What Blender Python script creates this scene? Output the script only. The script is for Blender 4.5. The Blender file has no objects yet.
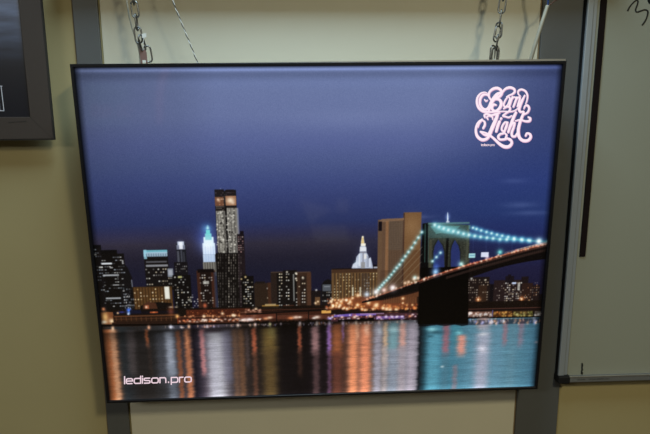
import bpy, bmesh, math, random
import numpy as np
from mathutils import Vector, Matrix

S = bpy.context.scene
COL = S.collection

# ------------------------------------------------------------------ camera
F = 566.0
R = Matrix(((0.99883049, 0.01306951, -0.04654932),
            (-0.04818208, 0.18907048, -0.98078073),
            (-0.00401722, 0.98187654, 0.18947907)))
EYE = Vector((0, 0, 1.55))
cam_data = bpy.data.cameras.new('camera')
cam_data.sensor_width = 36.0
cam_data.lens = 36.0 * F / 650.0
cam_data.clip_start = 0.02
cam = bpy.data.objects.new('camera', cam_data)
cam.matrix_world = Matrix.Translation(EYE) @ R.to_4x4()
COL.objects.link(cam)
S.camera = cam

# ------------------------------------------------------------------ light
world = bpy.data.worlds.new('world')
world.use_nodes = True
world.node_tree.nodes['Background'].inputs[0].default_value = (0.8, 0.85, 0.9, 1)
world.node_tree.nodes['Background'].inputs[1].default_value = 0.0
S.world = world

CEIL = 2.60
WALL = 1.308


def area(name, loc, sx, sy, power, color):
    l = bpy.data.lights.new(name, 'AREA')
    l.shape = 'RECTANGLE'
    l.size, l.size_y = sx, sy
    l.energy = power
    l.color = color
    o = bpy.data.objects.new(name, l)
    o.location = loc
    COL.objects.link(o)
    return o


# two fluorescent ceiling fittings: one behind the camera to the right, one long one nearer the wall
LAMP_A = (0.75, -0.65, CEIL - 0.075)
LAMP_B = (0.0, 0.72, CEIL - 0.075)
FILL_C = (-1.9, -1.45, CEIL - 0.075)  # unseen lamp added at the back of the room as soft fill
area('ceiling_and_fill_light', LAMP_A, 0.16, 0.34, 29, (1.0, 0.90, 0.60))
area('ceiling_and_fill_light', LAMP_B, 0.5, 0.6, 18, (0.62, 0.84, 1.0))
area('ceiling_and_fill_light', FILL_C, 1.0, 0.6, 33, (1.0, 0.98, 0.86))

S.view_settings.view_transform = 'Standard'
S.view_settings.look = 'None'
S.view_settings.exposure = 0.0
S.view_settings.gamma = 1.0
S.view_settings.use_curve_mapping = False


# ------------------------------------------------------------------ helpers
def s2l(c):
    return c / 12.92 if c <= 0.04045 else ((c + 0.055) / 1.055) ** 2.4


def rgb(r, g, b):
    return (s2l(r / 255), s2l(g / 255), s2l(b / 255), 1)


def mat(name, col, rough=0.6, metal=0.0, spec=0.5, noise=0.0, scale=30.0, bump=0.0):
    m = bpy.data.materials.new(name)
    m.use_nodes = True
    nt = m.node_tree
    p = nt.nodes['Principled BSDF']
    p.inputs['Base Color'].default_value = col
    p.inputs['Roughness'].default_value = rough
    p.inputs['Metallic'].default_value = metal
    p.inputs['Specular IOR Level'].default_value = spec
    tc = nt.nodes.new('ShaderNodeTexCoord')
    n = nt.nodes.new('ShaderNodeTexNoise')
    n.inputs['Scale'].default_value = scale
    n.inputs['Detail'].default_value = 5
    nt.links.new(tc.outputs['Object'], n.inputs['Vector'])
    if noise > 0:
        mr = nt.nodes.new('ShaderNodeMapRange')
        mr.inputs['To Min'].default_value = 1 - noise
        mr.inputs['To Max'].default_value = 1 + noise
        nt.links.new(n.outputs['Fac'], mr.inputs['Value'])
        mx = nt.nodes.new('ShaderNodeVectorMath')
        mx.operation = 'SCALE'
        mx.inputs[0].default_value = col[:3]
        nt.links.new(mr.outputs['Result'], mx.inputs['Scale'])
        nt.links.new(mx.outputs['Vector'], p.inputs['Base Color'])
    if bump > 0:
        b = nt.nodes.new('ShaderNodeBump')
        b.inputs['Strength'].default_value = bump
        b.inputs['Distance'].default_value = 0.001
        nt.links.new(n.outputs['Fac'], b.inputs['Height'])
        nt.links.new(b.outputs['Normal'], p.inputs['Normal'])
    return m


def emat(name, col, strength=1.0):
    m = mat(name, col, 0.5)
    p = m.node_tree.nodes['Principled BSDF']
    p.inputs['Base Color'].default_value = (0.02, 0.02, 0.02, 1)
    p.inputs['Emission Color'].default_value = col
    p.inputs['Emission Strength'].default_value = strength
    return m


def at(px, py, Y):
    """point of the plane y = Y seen at the given place of the photograph"""
    d = R @ Vector(((px - 325) / F, (217 - py) / F, -1))
    return EYE + d * (Y / d.y)


def obj(name, bm, m, parent=None, smooth=False, mw=None):
    me = bpy.data.meshes.new(name)
    bmesh.ops.recalc_face_normals(bm, faces=bm.faces)
    bm.to_mesh(me)
    bm.free()
    if smooth:
        for p in me.polygons:
            p.use_smooth = True
    me.materials.append(m)
    o = bpy.data.objects.new(name, me)
    COL.objects.link(o)
    if mw is not None:
        o.matrix_world = mw
    if parent:
        o.parent = parent
    return o


def empty(name, mw):
    o = bpy.data.objects.new(name, None)
    o.empty_display_size = 0.05
    o.matrix_world = mw if isinstance(mw, Matrix) else Matrix.Translation(mw)
    COL.objects.link(o)
    return o


def tag(o, label=None, cat=None, group=None, kind=None):
    if label: o['label'] = label
    if cat: o['category'] = cat
    if group: o['group'] = group
    if kind: o['kind'] = kind
    return o


def hexa(bm, pts):
    """pts: 8 points, front 4 (ccw) then back 4"""
    v = [bm.verts.new(p) for p in pts]
    for f in ((0, 1, 2, 3), (7, 6, 5, 4), (0, 4, 5, 1), (1, 5, 6, 2), (2, 6, 7, 3), (3, 7, 4, 0)):
        bm.faces.new([v[i] for i in f])
    return v


def box(bm, x0, x1, y0, y1, z0, z1, bev=0.0):
    t = bmesh.new()
    hexa(t, [(x0, y0, z0), (x1, y0, z0), (x1, y0, z1), (x0, y0, z1),
             (x0, y1, z0), (x1, y1, z0), (x1, y1, z1), (x0, y1, z1)])
    bmesh.ops.recalc_face_normals(t, faces=t.faces)
    if bev > 0:
        bmesh.ops.bevel(t, geom=list(t.edges), offset=bev, segments=2, profile=0.5, affect='EDGES')
    me = bpy.data.meshes.new('tmp')
    t.to_mesh(me); t.free()
    bm.from_mesh(me)
    bpy.data.meshes.remove(me)
    return bm


def crom(pts, n=8, closed=False):
    P = [np.array(p, float) for p in pts]
    out = []
    N = len(P)
    rng = range(N if closed else N - 1)
    for i in rng:
        if closed:
            a, b, c, d = P[i - 1], P[i], P[(i + 1) % N], P[(i + 2) % N]
        else:
            b, c = P[i], P[i + 1]
            a = P[i - 1] if i > 0 else 2 * b - c
            d = P[i + 2] if i + 2 < N else 2 * c - b
        for k in range(n):
            t = k / n
            out.append(0.5 * (2 * b + (c - a) * t + (2 * a - 5 * b + 4 * c - d) * t * t + (-a + 3 * b - 3 * c + d) * t ** 3))
    if not closed:
        out.append(P[-1])
    return out


def tube(bm, pts, r, seg=10, closed=False):
    P = [Vector(p) for p in pts]
    N = len(P)
    rings = []
    up = None
    for i in range(N):
        if closed:
            t = P[(i + 1) % N] - P[i - 1]
        else:
            t = P[min(i + 1, N - 1)] - P[max(i - 1, 0)]
        t.normalize()
        if up is None:
            up = t.orthogonal().normalized()
        up = (up - t * up.dot(t)).normalized()
        s = t.cross(up)
        rr = r[i] if hasattr(r, '__len__') else r
        rings.append([bm.verts.new(P[i] + (up * math.cos(2 * math.pi * k / seg) + s * math.sin(2 * math.pi * k / seg)) * rr) for k in range(seg)])
    M = N if closed else N - 1
    for i in range(M):
        A, B = rings[i], rings[(i + 1) % N]
        for k in range(seg):
            bm.faces.new((A[k], A[(k + 1) % seg], B[(k + 1) % seg], B[k]))
    if not closed:
        bm.faces.new(rings[0][::-1])
        bm.faces.new(rings[-1])


def slab(bm, quad, Y0, Y1, persp=False):
    """solid whose front outline is the wall-plane quad (list of Vectors at Y0), thickness to Y1"""
    hexa(bm, [(p.x, Y0, p.z) for p in quad] + [(p.x, Y1, p.z) for p in quad])


# ------------------------------------------------------------------ materials
M = {}
M['panel'] = mat('brightened_wall_paint', (0.645, 0.62, 0.50, 1), 0.7, noise=0.03, scale=9, bump=0.1)
M['wall'] = mat('cream_wall_paint', (0.385, 0.325, 0.165, 1), 0.75, noise=0.03, scale=9, bump=0.1)
M['room'] = mat('dark_room_wall_paint', (0.05, 0.05, 0.05, 1), 0.8, noise=0.04, scale=4)
M['floor'] = mat('brown_floor', (0.09, 0.058, 0.028, 1), 0.6, noise=0.15, scale=6)
M['ceiling'] = mat('ceiling_paint', (0.55, 0.54, 0.5, 1), 0.9, noise=0.02)
M['post'] = mat('grey_steel_post', (0.100, 0.106, 0.108, 1), 0.45, 0.0, noise=0.05, scale=14, bump=0.05)
M['seam'] = mat('brown_seam', (0.24, 0.17, 0.09, 1), 0.8)
M['black'] = mat('black_anodised_frame', (0.006, 0.006, 0.008, 1), 0.35, spec=0.4)
M['alu'] = mat('brushed_aluminium', (0.62, 0.62, 0.60, 1), 0.38, 0.9, noise=0.05, scale=80)
M['alu_d'] = mat('silver_rail', (0.34, 0.38, 0.42, 1), 0.45, 0.35, noise=0.03, scale=50)
M['steel'] = mat('zinc_chain', (0.20, 0.20, 0.19, 1), 0.35, 0.9, noise=0.12, scale=300)
M['rail_face'] = mat('dull_rail_face', (0.16, 0.165, 0.165, 1), 0.5, 0.2, noise=0.03, scale=50)
M['cap'] = mat('black_plastic', (0.010, 0.010, 0.011, 1), 0.6, spec=.25)
M['board'] = mat('whiteboard_enamel', (0.29, 0.30, 0.245, 1), 0.45, noise=0.02, scale=5)
M['ink'] = mat('black_marker_ink', (0.008, 0.008, 0.008, 1), 0.5)
M['fade'] = mat('faded_print', (0.05, 0.05, 0.045, 1), 0.6)
M['strip'] = mat('black_magnetic_strip', (0.009, 0.005, 0.005, 1), 0.8, spec=.15, noise=0.3, scale=40)
M['taupe'] = mat('dark_taupe_frame', (0.049, 0.037, 0.031, 1), 0.6, noise=0.06, scale=120, bump=0.1)
M['taupe_d'] = mat('frame_edge', (0.022, 0.02, 0.018, 1), 0.6)
M['cable'] = mat('ivory_cable', (0.36, 0.34, 0.27, 1), 0.5)
M['blue'] = mat('blue_core', (0.02, 0.06, 0.22, 1), 0.5)
M['brown'] = mat('brown_core', (0.10, 0.04, 0.02, 1), 0.5)
M['pink'] = mat('dull_red_clip', (0.19, 0.105, 0.09, 1), 0.6, noise=0.15, scale=200)
M['white'] = mat('white_plastic', (0.7, 0.7, 0.66, 1), 0.5)
M['paper'] = mat('paper', (0.8, 0.8, 0.78, 1), 0.8)

# ------------------------------------------------------------------ the room
X0, X1, Y0 = -2.6, 2.6, -2.4
T = 0.1
for nm, a in (('floor', (X0, X1, Y0, WALL, -T, 0)), ('ceiling', (X0, X1, Y0, WALL, CEIL, CEIL + T)),
              ('wall_back', (X0 - T, X1 + T, WALL, WALL + T, -T, CEIL + T)),
              ('wall_front', (X0 - T, X1 + T, Y0 - T, Y0, -T, CEIL + T)),
              ('wall_left', (X0 - T, X0, Y0, WALL, -T, CEIL + T)), ('wall_right', (X1, X1 + T, Y0, WALL, -T, CEIL + T))):
    b = bmesh.new(); box(b, *a)
    tag(obj(nm, b, M['floor'] if nm == 'floor' else M['ceiling'] if nm == 'ceiling' else M['wall'] if nm == 'wall_back' else M['room']), kind='structure')

# grey steel uprights of the partition
PY = WALL - 0.008
pl = [at(71.3, 0, PY), at(108.3, 434, PY), at(95.8, 0, PY), at(130.9, 434, PY), 0.0]
pr = [at(540.4, 0, PY), at(515.0, 434, PY), at(588, 0, PY), at(556.2, 434, PY), 0.0035]


def post(name, p):
    xl = (p[0].x + p[1].x) / 2 + p[4]; xr = (p[2].x + p[3].x) / 2 + p[4]
    b = bmesh.new(); box(b, xl, xr, PY, WALL, 0, CEIL, 0.0015)
    o = tag(obj(name, b, M['post']), kind='structure')
    for x in (xl - 0.003,):
        s = bmesh.new(); box(s, x, x + 0.0025, WALL - 0.002, WALL, 0, CEIL)
        obj('seam', s, M['seam'], o)
    return xl, xr


LX0, LX1 = post('trim_1', pl)
RX0, RX1 = post('trim_2', pr)
# wall between the uprights, coloured paler to carry part of its extra light
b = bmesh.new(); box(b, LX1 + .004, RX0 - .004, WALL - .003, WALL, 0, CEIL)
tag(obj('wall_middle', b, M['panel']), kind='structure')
# unseen beam between the uprights, added to shade the top of the wall
b = bmesh.new(); box(b, LX0, RX1, WALL - 0.088, PY, 1.832, 1.90, 0.003)
tag(obj('shading_beam', b, M['post']), kind='structure')


def fitting(loc, w, d, label):
    e = empty('ceiling_light', Vector((loc[0], loc[1], CEIL)))
    tag(e, label, 'ceiling light')
    b = bmesh.new(); box(b, -w / 2 - .03, w / 2 + .03, -d / 2 - .03, d / 2 + .03, -0.06, 0, 0.006); obj('housing', b, M['ceiling'], e)
    b = bmesh.new(); box(b, -w / 2, w / 2, -d / 2, d / 2, -0.07, -0.06); obj('diffuser', b, M['white'], e)


fitting(LAMP_A, 0.16, 0.34, 'short white ceiling light fitting behind the camera')
fitting(LAMP_B, 0.5, 0.6, 'wide white ceiling light fitting over the hanging picture')
fitting(FILL_C, 1.0, 0.6, 'white ceiling fitting added far back in the room for fill light')

# ------------------------------------------------------------------ lightbox
BW, BH, BD = 1.0025, 0.7483, 0.055
bx = Vector((0.99998264, 0.0, 0.00589208))
bu = Vector((-0.00588655, -0.04332054, 0.99904388))
bn = Vector((0.00025525, -0.99906123, -0.04331978))
TL = Vector((-0.44779735, 1.17717898, 1.55 + 0.08686983))
org = TL + bx * (BW / 2) - bu * BH
MW = Matrix(((bx.x, -bn.x, bu.x, org.x), (bx.y, -bn.y, bu.y, org.y), (bx.z, -bn.z, bu.z, org.z), (0, 0, 0, 1)))
MWI = MW.inverted()


def onbox(px, py, y=0.0):
    """local lightbox point (plane local y) seen at a place of the photograph"""
    o = MWI @ EYE
    d = MWI.to_3x3() @ (R @ Vector(((px - 325) / F, (217 - py) / F, -1)))
    t = (y - o.y) / d.y
    return o + d * t


lb = empty('lightbox_picture', MW)
tag(lb, 'large black-framed illuminated picture of a night skyline and bridge hanging from chains', 'illuminated picture')
FW = 0.0065
PD = 0.004                                            # panel sits this far behind the frame's front
b = bmesh.new()                                      # mitred frame profile swept round the panel
prof = [(0, 0.001), (0.001, 0), (FW - 0.001, 0), (FW, 0.001), (FW, PD + 0.001), (FW - 0.003, BD - 0.004), (0, BD - 0.004)]
cor = [(-BW / 2, 0, 1, 1), (BW / 2, 0, -1, 1), (BW / 2, BH, -1, -1), (-BW / 2, BH, 1, -1)]
rings = [[b.verts.new((cx + sx * u, y, cz + sz * u)) for (u, y) in prof] for cx, cz, sx, sz in cor]
for i in range(4):
    A, B = rings[i], rings[(i + 1) % 4]
    for k in range(len(prof)):
        k2 = (k + 1) % len(prof)
        b.faces.new((A[k], B[k], B[k2], A[k2]))
obj('frame', b, M['black'], lb)
b = bmesh.new()                                      # back plate
box(b, -BW / 2 + .002, BW / 2 - .002, BD - .004, BD, .002, BH - .002)
obj('back_plate', b, M['alu'], lb)
b = bmesh.new()                                      # bare metal strip along the top, standing proud towards the right
hexa(b, [(-BW / 2, .006, BH - .003), (BW / 2, .006, BH - .003), (BW / 2, .006, BH + .0042), (-BW / 2, .006, BH - .0006),
         (-BW / 2, .010, BH - .003), (BW / 2, .010, BH - .003), (BW / 2, .010, BH + .0042), (-BW / 2, .010, BH - .0006)])
tag(obj('top_strip', b, M['alu'], lb), 'bare metal strip showing above the black frame')



# ---- the printed picture, painted as vertex colours over a fine mesh in the panel's own plane
GW, GH = 1060, 790
IX0, IX1, IZ0, IZ1 = -BW / 2 + FW, BW / 2 - FW, FW, BH - FW


def cv(px, py):
    p = onbox(px, py, PD)
    return ((p.x - IX0) / (IX1 - IX0) * (GW - 1), (IZ1 - p.z) / (IZ1 - IZ0) * (GH - 1))


C = np.zeros((GH, GW, 3), np.float32)
UX = cv(321, 200)[0] - cv(320, 200)[0]               # grid cells per photo pixel
yy, xx = np.mgrid[0:GH, 0:GW].astype(np.float32)
rs = np.random.RandomState(5)


def col3(c):
    return np.array(c, np.float32) / 255.0


def ramp(v, stops):
    """piecewise linear colour ramp"""
    xs = [s[0] for s in stops]
    return np.stack([np.interp(v, xs, [s[1][k] / 255 for s in stops]) for k in range(3)], -1).astype(np.float32)


def rect(x0, y0, x1, y1, c, a=1.0, blend='mix', soft=1.0):
    """box given by photo places; its sides run parallel to the panel's sides"""
    ax, ay = cv(x0, y0); bx_, _ = cv(x1, y0); _, by = cv((x0 + x1) / 2, y1)
    _, ay = cv((x0 + x1) / 2, y0)
    crect(ax, ay, bx_, by, c, a, blend, soft)


def crect(ax, ay, bx_, by, c, a=1.0, blend='mix', soft=1.0):
    i0, i1 = max(0, int(ax - soft - 1)), min(GW, int(bx_ + soft + 2))
    j0, j1 = max(0, int(ay - soft - 1)), min(GH, int(by + soft + 2))
    if i1 <= i0 or j1 <= j0: return
    xs = np.arange(i0, i1); ys = np.arange(j0, j1)
    wx = np.clip((xs - ax) / soft + .5, 0, 1) * np.clip((bx_ - xs) / soft + .5, 0, 1)
    wy = np.clip((ys - ay) / soft + .5, 0, 1) * np.clip((by - ys) / soft + .5, 0, 1)
    w = (wy[:, None] * wx[None, :] * a)[..., None].astype(np.float32)
    put(slice(j0, j1), slice(i0, i1), w, c, blend)


def put(sj, si, w, c, blend='mix'):
    t = C[sj, si]
    c = col3(c) if not isinstance(c, np.ndarray) else c
    if blend == 'mix':
        C[sj, si] = t * (1 - w) + c * w
    elif blend == 'screen':
        C[sj, si] = 1 - (1 - t) * (1 - c * w)
    else:
        C[sj, si] = t * (1 - w + c * w)


def dot(x, y, r, c, a=1.0, ry=None, blend='screen'):
    cx, cy = cv(x, y); rx = r * UX; ry = (ry or r) * UX
    i0, i1 = max(0, int(cx - 3 * rx - 1)), min(GW, int(cx + 3 * rx + 2))
    j0, j1 = max(0, int(cy - 3 * ry - 1)), min(GH, int(cy + 3 * ry + 2))
    if i1 <= i0 or j1 <= j0: return
    w = np.exp(-(((xx[j0:j1, i0:i1] - cx) / rx) ** 2 + ((yy[j0:j1, i0:i1] - cy) / ry) ** 2))[..., None] * a
    put(slice(j0, j1), slice(i0, i1), w, c, blend)


def poly(pts, c, a=1.0, blend='mix'):
    P = [cv(*p) for p in pts]
    xs = [p[0] for p in P]; ys = [p[1] for p in P]
    i0, i1 = max(0, int(min(xs)) - 1), min(GW, int(max(xs)) + 2)
    j0, j1 = max(0, int(min(ys)) - 1), min(GH, int(max(ys)) + 2)
    if i1 <= i0 or j1 <= j0: return
    acc = np.zeros((j1 - j0, i1 - i0), np.float32)
    for oy in (-.25, .25):
        for ox in (-.25, .25):
            X = xx[j0:j1, i0:i1] + ox; Y = yy[j0:j1, i0:i1] + oy
            ins = np.zeros(X.shape, bool)
            for k in range(len(P)):
                (xa, ya), (xb, yb) = P[k], P[(k + 1) % len(P)]
                if ya == yb: continue
                cnd = (ya > Y) != (yb > Y)
                ins ^= cnd & (X < (xb - xa) * (Y - ya) / (yb - ya) + xa)
            acc += ins * .25
    put(slice(j0, j1), slice(i0, i1), (acc * a)[..., None], c, blend)


def line(pts, w, c, a=1.0, blend='mix', fall=False):
    for (xa, ya), (xb, yb) in zip(pts[:-1], pts[1:]):
        (xa, ya), (xb, yb) = cv(xa, ya), cv(xb, yb)
        r = w * UX / 2
        m_ = 3 * r + 2 if fall else r + 2
        i0, i1 = max(0, int(min(xa, xb) - m_)), min(GW, int(max(xa, xb) + m_ + 1))
        j0, j1 = max(0, int(min(ya, yb) - m_)), min(GH, int(max(ya, yb) + m_ + 1))
        if i1 <= i0 or j1 <= j0: continue
        X = xx[j0:j1, i0:i1] - xa; Y = yy[j0:j1, i0:i1] - ya
        dx, dy = xb - xa, yb - ya
        L = max(dx * dx + dy * dy, 1e-6)
        t = np.clip((X * dx + Y * dy) / L, 0, 1)
        d = np.sqrt((X - t * dx) ** 2 + (Y - t * dy) ** 2)
        wgt = np.exp(-(d / r) ** 2) if fall else np.clip(r - d + .5, 0, 1)
        put(slice(j0, j1), slice(i0, i1), (wgt * a)[..., None].astype(np.float32), c, blend)


def windows(x0, y0, x1, y1, dx, dy, p, cols, wx=.55, wy=.5, lo=.35, hi=1.0, run=0.0):
    """lit windows scattered over a facade's grid"""
    ax, ay = cv(x0, y0); bx_, _ = cv(x1, y0); _, by = cv(x0, y1)
    nx = max(1, int(round((bx_ - ax) / (dx * UX)))); ny = max(1, int(round((by - ay) / (dy * UX))))
    sx = (bx_ - ax) / nx; sy = (by - ay) / ny
    prev = False
    for j in range(ny):
        for i in range(nx):
            on = rs.rand() < (p if not (prev and run) else max(p, run))
            prev = on
            a = rs.uniform(lo, hi); c = cols[rs.randint(len(cols))]
            if on:
                crect(ax + (i + .5 - wx / 2) * sx, ay + (j + .5 - wy / 2) * sy, ax + (i + .5 + wx / 2) * sx, ay + (j + .5 + wy / 2) * sy, c, a, 'mix', 1.4)


# sky
TOPY = 66.0
_py = np.arange(56, 411, 6.0)
py_row = np.interp(np.arange(GH), [cv(320, y)[1] for y in _py], _py)
sky = ramp(py_row, [(66, (112, 127, 174)), (80, (111, 126, 173)), (90, (107, 121, 166)), (115, (103, 116, 162)), (143, (86, 98, 150)), (163, (74, 87, 136)), (183, (60, 72, 124)), (203, (49, 59, 108)), (221, (41, 50, 94)),
                    (231, (43, 44, 76)), (242, (46, 42, 57)), (256, (33, 31, 47)), (268, (27, 27, 45)), (300, (22, 21, 44)), (400, (20, 18, 40))])
sky_r = ramp(py_row, [(66, (62, 74, 120)), (90, (60, 72, 118)), (123, (54, 66, 112)), (183, (42, 58, 116)), (215, (36, 53, 106)), (235, (32, 43, 94)),
                      (252, (29, 35, 76)), (272, (29, 28, 58)), (300, (23, 22, 46)), (400, (20, 18, 40))])
gx = np.arange(GW) / GW
k = np.clip((gx[None, :] - np.interp(py_row, [66, 150, 200], [.76, .66, .48])[:, None]) / np.interp(py_row, [66, 150, 200], [.26, .36, .45])[:, None], 0, 1); k = (k * k * (3 - 2 * k))[..., None]
C[:] = sky[:, None] * (1 - k) + sky_r[:, None] * k
lf = np.interp(gx, [0, .05, .12, .2, .28, 1], [.62, .72, .80, .85, .96, 1])
vf = np.interp(py_row, [66, 215, 245], [1, .25, 0])
C *= (1 - (1 - lf)[None, :] * vf[:, None])[..., None]
# a brighter blue patch behind the towers, dull bands of cloud, one pale streak of reflection painted in

dot(120, 240, 60, (60, 46, 48), .10, ry=8)

for (x, y, rx, ry, a) in ((520, 205, 16, 3, .22), (530, 213, 20, 2.5, .22), (420, 217, 14, 2, .2), (514, 181, 12, 2.5, .15), (350, 120, 60, 10, .10)):
    dot(x, y, rx, (110, 120, 160), a, ry=ry)

WH = [(235, 235, 225), (210, 210, 200), (240, 225, 190)]
WY = [(235, 215, 160), (225, 190, 120), (240, 225, 190)]
CO = [(200, 215, 230), (235, 235, 230), (180, 190, 200)]
BASE = 318
# --- left cluster
rect(90, 245, 101, BASE, (19, 17, 19)); rect(101, 250, 117, BASE, (17, 15, 15)); rect(117, 253.5, 124, BASE, (20, 18, 18))
poly([(123, 262), (128, 268), (132, 277), (133.5, 290), (134, 318), (120, 318)], (19, 18, 20))
rect(97, 247.5, 100, 256, (26, 22, 22))
windows(92, 248, 101, 305, 2.2, 3.6, .30, CO, .7, .3, .2, .8, .5)
windows(101, 256, 124, 308, 2.2, 3.3, .28, CO, .8, .28, .15, .85, .6)
rect(101.5, 262.8, 112, 264.4, (215, 220, 225)); rect(91.5, 254.0, 96.5, 255.4, (175, 175, 165)); rect(103, 274.4, 119, 276, (190, 195, 200), .8)
rect(99, 266.5, 103, 268, (190, 190, 185)); rect(110, 267, 113, 268.2, (160, 160, 160)); rect(106, 297.4, 121, 299, (185, 190, 195), .8)
rect(113, 284.4, 119, 285.4, (150, 150, 150)); rect(117, 272, 118, 280, (120, 120, 120), .6); rect(122, 260, 123.4, 264, (190, 190, 190), .8)
windows(123, 288, 132, 309, 1.6, 3, .5, CO, .5, .6, .3, .9)
line([(131.8, 280), (132.6, 287)], .8, (120, 125, 140))
# crowned block
rect(143.5, 250, 167.5, BASE, (22, 19, 20))
rect(143.5, 250, 167.3, 253, (105, 175, 190)); rect(143.5, 252, 167.3, 256.5, (165, 195, 215), .9); rect(143.5, 249.8, 146.5, 259, (150, 205, 225), .8)
for i in range(9): rect(146 + i * 2.4, 253.5, 147 + i * 2.4, 257, (70, 90, 110), .6)
rect(146, 261, 167, 262.6, (80, 80, 85)); rect(146, 264.6, 168, 266.6, (140, 142, 148), .9)
windows(145, 268, 167, 286, 2.4, 3.2, .42, WH, .6, .4, .3, .95)
rect(160, 263, 173, 290, (24, 22, 24), .0)
rect(167.5, 268.5, 173, 277, (125, 132, 142)); rect(168.5, 270, 172, 275, (165, 170, 180), .8)
rect(160, 277, 174, 290, (20, 17, 17)); windows(160, 277, 174, 288, 2, 3, .4, WH, .6, .5, .2, .8)
# orange lit low block
rect(132.5, 286.5, 172, 312, (62, 42, 22))
for i in range(13): rect(134 + i * 3.0, 287.5, 135.6 + i * 3.0, 311, (92, 62, 32), .8)
windows(133, 288, 163, 311, 3.1, 3.4, .45, WY, .42, .4, .4, 1)
rect(164.3, 286.5, 169.3, 299, (205, 205, 190)); rect(165, 287, 168.5, 298, (235, 235, 225), .7)
rect(128, 287, 133, 309, (16, 14, 16), .6); windows(123, 295, 134, 310, 2, 3, .45, CO, .5, .5, .3, .9)
poly([(141, 306), (146, 303), (160, 302), (172, 303), (172, 313), (139, 313)], (20, 16, 15))
poly([(143, 305), (148, 301.5), (156, 303), (158, 309), (143, 310)], (70, 40, 26)); rect(145, 305, 149, 309, (150, 80, 50)); dot(146.5, 307, 1.2, (230, 190, 160))
# slim tower with lit crown
rect(176, 243, 185.5, BASE, (26, 27, 33)); rect(177.5, 241.5, 184, 246, (180, 190, 210)); rect(176.5, 245, 185, 249.5, (125, 130, 150), .9)
rect(179, 242, 182.5, 249, (235, 240, 250), .9); dot(180.5, 243.5, 3, (130, 150, 200), .5)
rect(177, 251, 179.2, 262, (72, 74, 84)); rect(180.4, 250, 182.2, 262, (60, 62, 72)); rect(183, 252, 184.6, 262, (50, 52, 60))
rect(174, 262, 187.5, BASE, (22, 20, 24)); rect(172.5, 275, 190.5, BASE, (16, 14, 15))
windows(175, 263, 187, 275, 1.8, 2.6, .4, WH, .5, .5, .2, .7); windows(174, 276, 188, 309, 1.9, 2.7, .5, WH, .7, .5, .25, .95, .4)
rect(178, 276, 182, 278, (200, 200, 130), .8)
windows(190, 294, 200, 309, 1.8, 2.4, .5, WH, .7, .55, .3, .95)
# bright tower
dot(207, 240, 11, (40, 80, 210), .55, ry=13); dot(207, 229, 5, (60, 140, 210), .6)
rect(203, 262, 216.5, 276, (120, 118, 110))
for i in range(5): rect(204.2 + i * 2.5, 256, 205.1 + i * 2.5, 276, (60, 55, 52), .8)
rect(202.5, 243, 215, 254.5, (205, 225, 250)); rect(203.5, 237, 213.5, 247, (215, 240, 255)); rect(205, 233.5, 211.5, 240, (120, 205, 215))
rect(206, 230, 210, 234.5, (110, 215, 215)); dot(207.8, 228, 1.5, (150, 235, 240), 1); dot(207.8, 226, .8, (120, 200, 230), .8)
rect(203, 254.5, 215, 262, (185, 205, 230)); 
for i in range(4): rect(205 + i * 2.6, 246, 205.8 + i * 2.6, 262, (150, 175, 215), .6)
dot(208, 246, 5.5, (225, 240, 255), .6, ry=8)
# brown block under it
rect(196.5, 270.5, 215, BASE, (62, 34, 24)); rect(197.5, 269, 214, 272.5, (18, 12, 14)); rect(200, 272.5, 211, 308, (28, 18, 17))
windows(199, 274, 212.5, 307, 2.3, 2.8, .42, WH, .65, .5, .3, .95, .3); rect(203, 281, 209, 284, (210, 210, 200), .7)
# the tall tower
def trect(x0, y0, x1, y1, c, a=1.0, blend='mix'): rect(x0, y0, x1, y1, c, a, blend)
rect(214.5, 189.5, 224, BASE, (26, 23, 24)); rect(225, 190, 236, BASE, (26, 23, 24)); rect(214.8, 191, 236, BASE, (30, 27, 28))
rect(215, 190, 223, 196, (34, 28, 30)); rect(226, 189.6, 234, 196, (30, 24, 26)); dot(220.5, 188.6, .6, (160, 160, 180), .5)
windows(215, 192, 236, 198, 1.7, 2, .3, [(120, 90, 80), (90, 80, 90)], .7, .5, .3, .8)
rect(214.8, 197, 223.5, 206, (110, 72, 52)); rect(225.5, 196, 236, 205.5, (150, 105, 75)); windows(215, 198, 224, 206, 1.8, 2.4, .6, [(235, 200, 170), (210, 150, 110)], .7, .5, .4, .9)
dot(230.5, 200.5, 3.6, (250, 225, 190), .85, ry=3); dot(218.5, 200, 1.6, (240, 200, 160), .8); dot(233, 203, 1.6, (240, 210, 180), .5)
rect(215.5, 206.5, 236.5, 211, (34, 28, 26)); windows(216, 206, 226, 211, 2, 2, .4, [(150, 140, 130)], .6, .5, .4, .8)
for x in np.arange(216.2, 225, 1.15): rect(x, 211, x + .75, 253, (205, 202, 186), rs.uniform(.45, 1))
for x in np.arange(227, 237.4, 1.15): rect(x, 208, x + .75, 253, (205, 202, 188), rs.uniform(.45, 1))
rect(224.6, 206, 226.4, 253, (18, 15, 16), .85)
for i in range(46):
    x = rs.uniform(216, 236); y = rs.uniform(212, 252); rect(x, y, x + rs.uniform(.6, 2.4), y + rs.uniform(.6, 2.6), (30, 27, 26), .75)
for i in range(36):
    x = rs.uniform(216, 236); y = rs.uniform(212, 252); rect(x, y, x + .9, y + rs.uniform(.8, 2.2), (238, 236, 224), .6)
for y in np.arange(214, 252, 3.0): rect(216, y, 236.5, y + .6, (60, 56, 52), .35)
for i in range(60): dot(rs.choice([rs.uniform(216.5, 224), rs.uniform(227.5, 236)]), rs.uniform(209, 252), rs.uniform(.5, .9), (245, 238, 215), rs.uniform(.3, .9))
rect(215.5, 253, 243, BASE, (20, 17, 17)); rect(236.8, 234, 244, BASE, (32, 24, 28))
rect(240, 231, 243.6, 236, (24, 18, 24)); windows(237.5, 236, 243.5, 253, 1.8, 2.3, .6, [(220, 170, 160), (235, 210, 200)], .6, .5, .3, .85)
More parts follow.
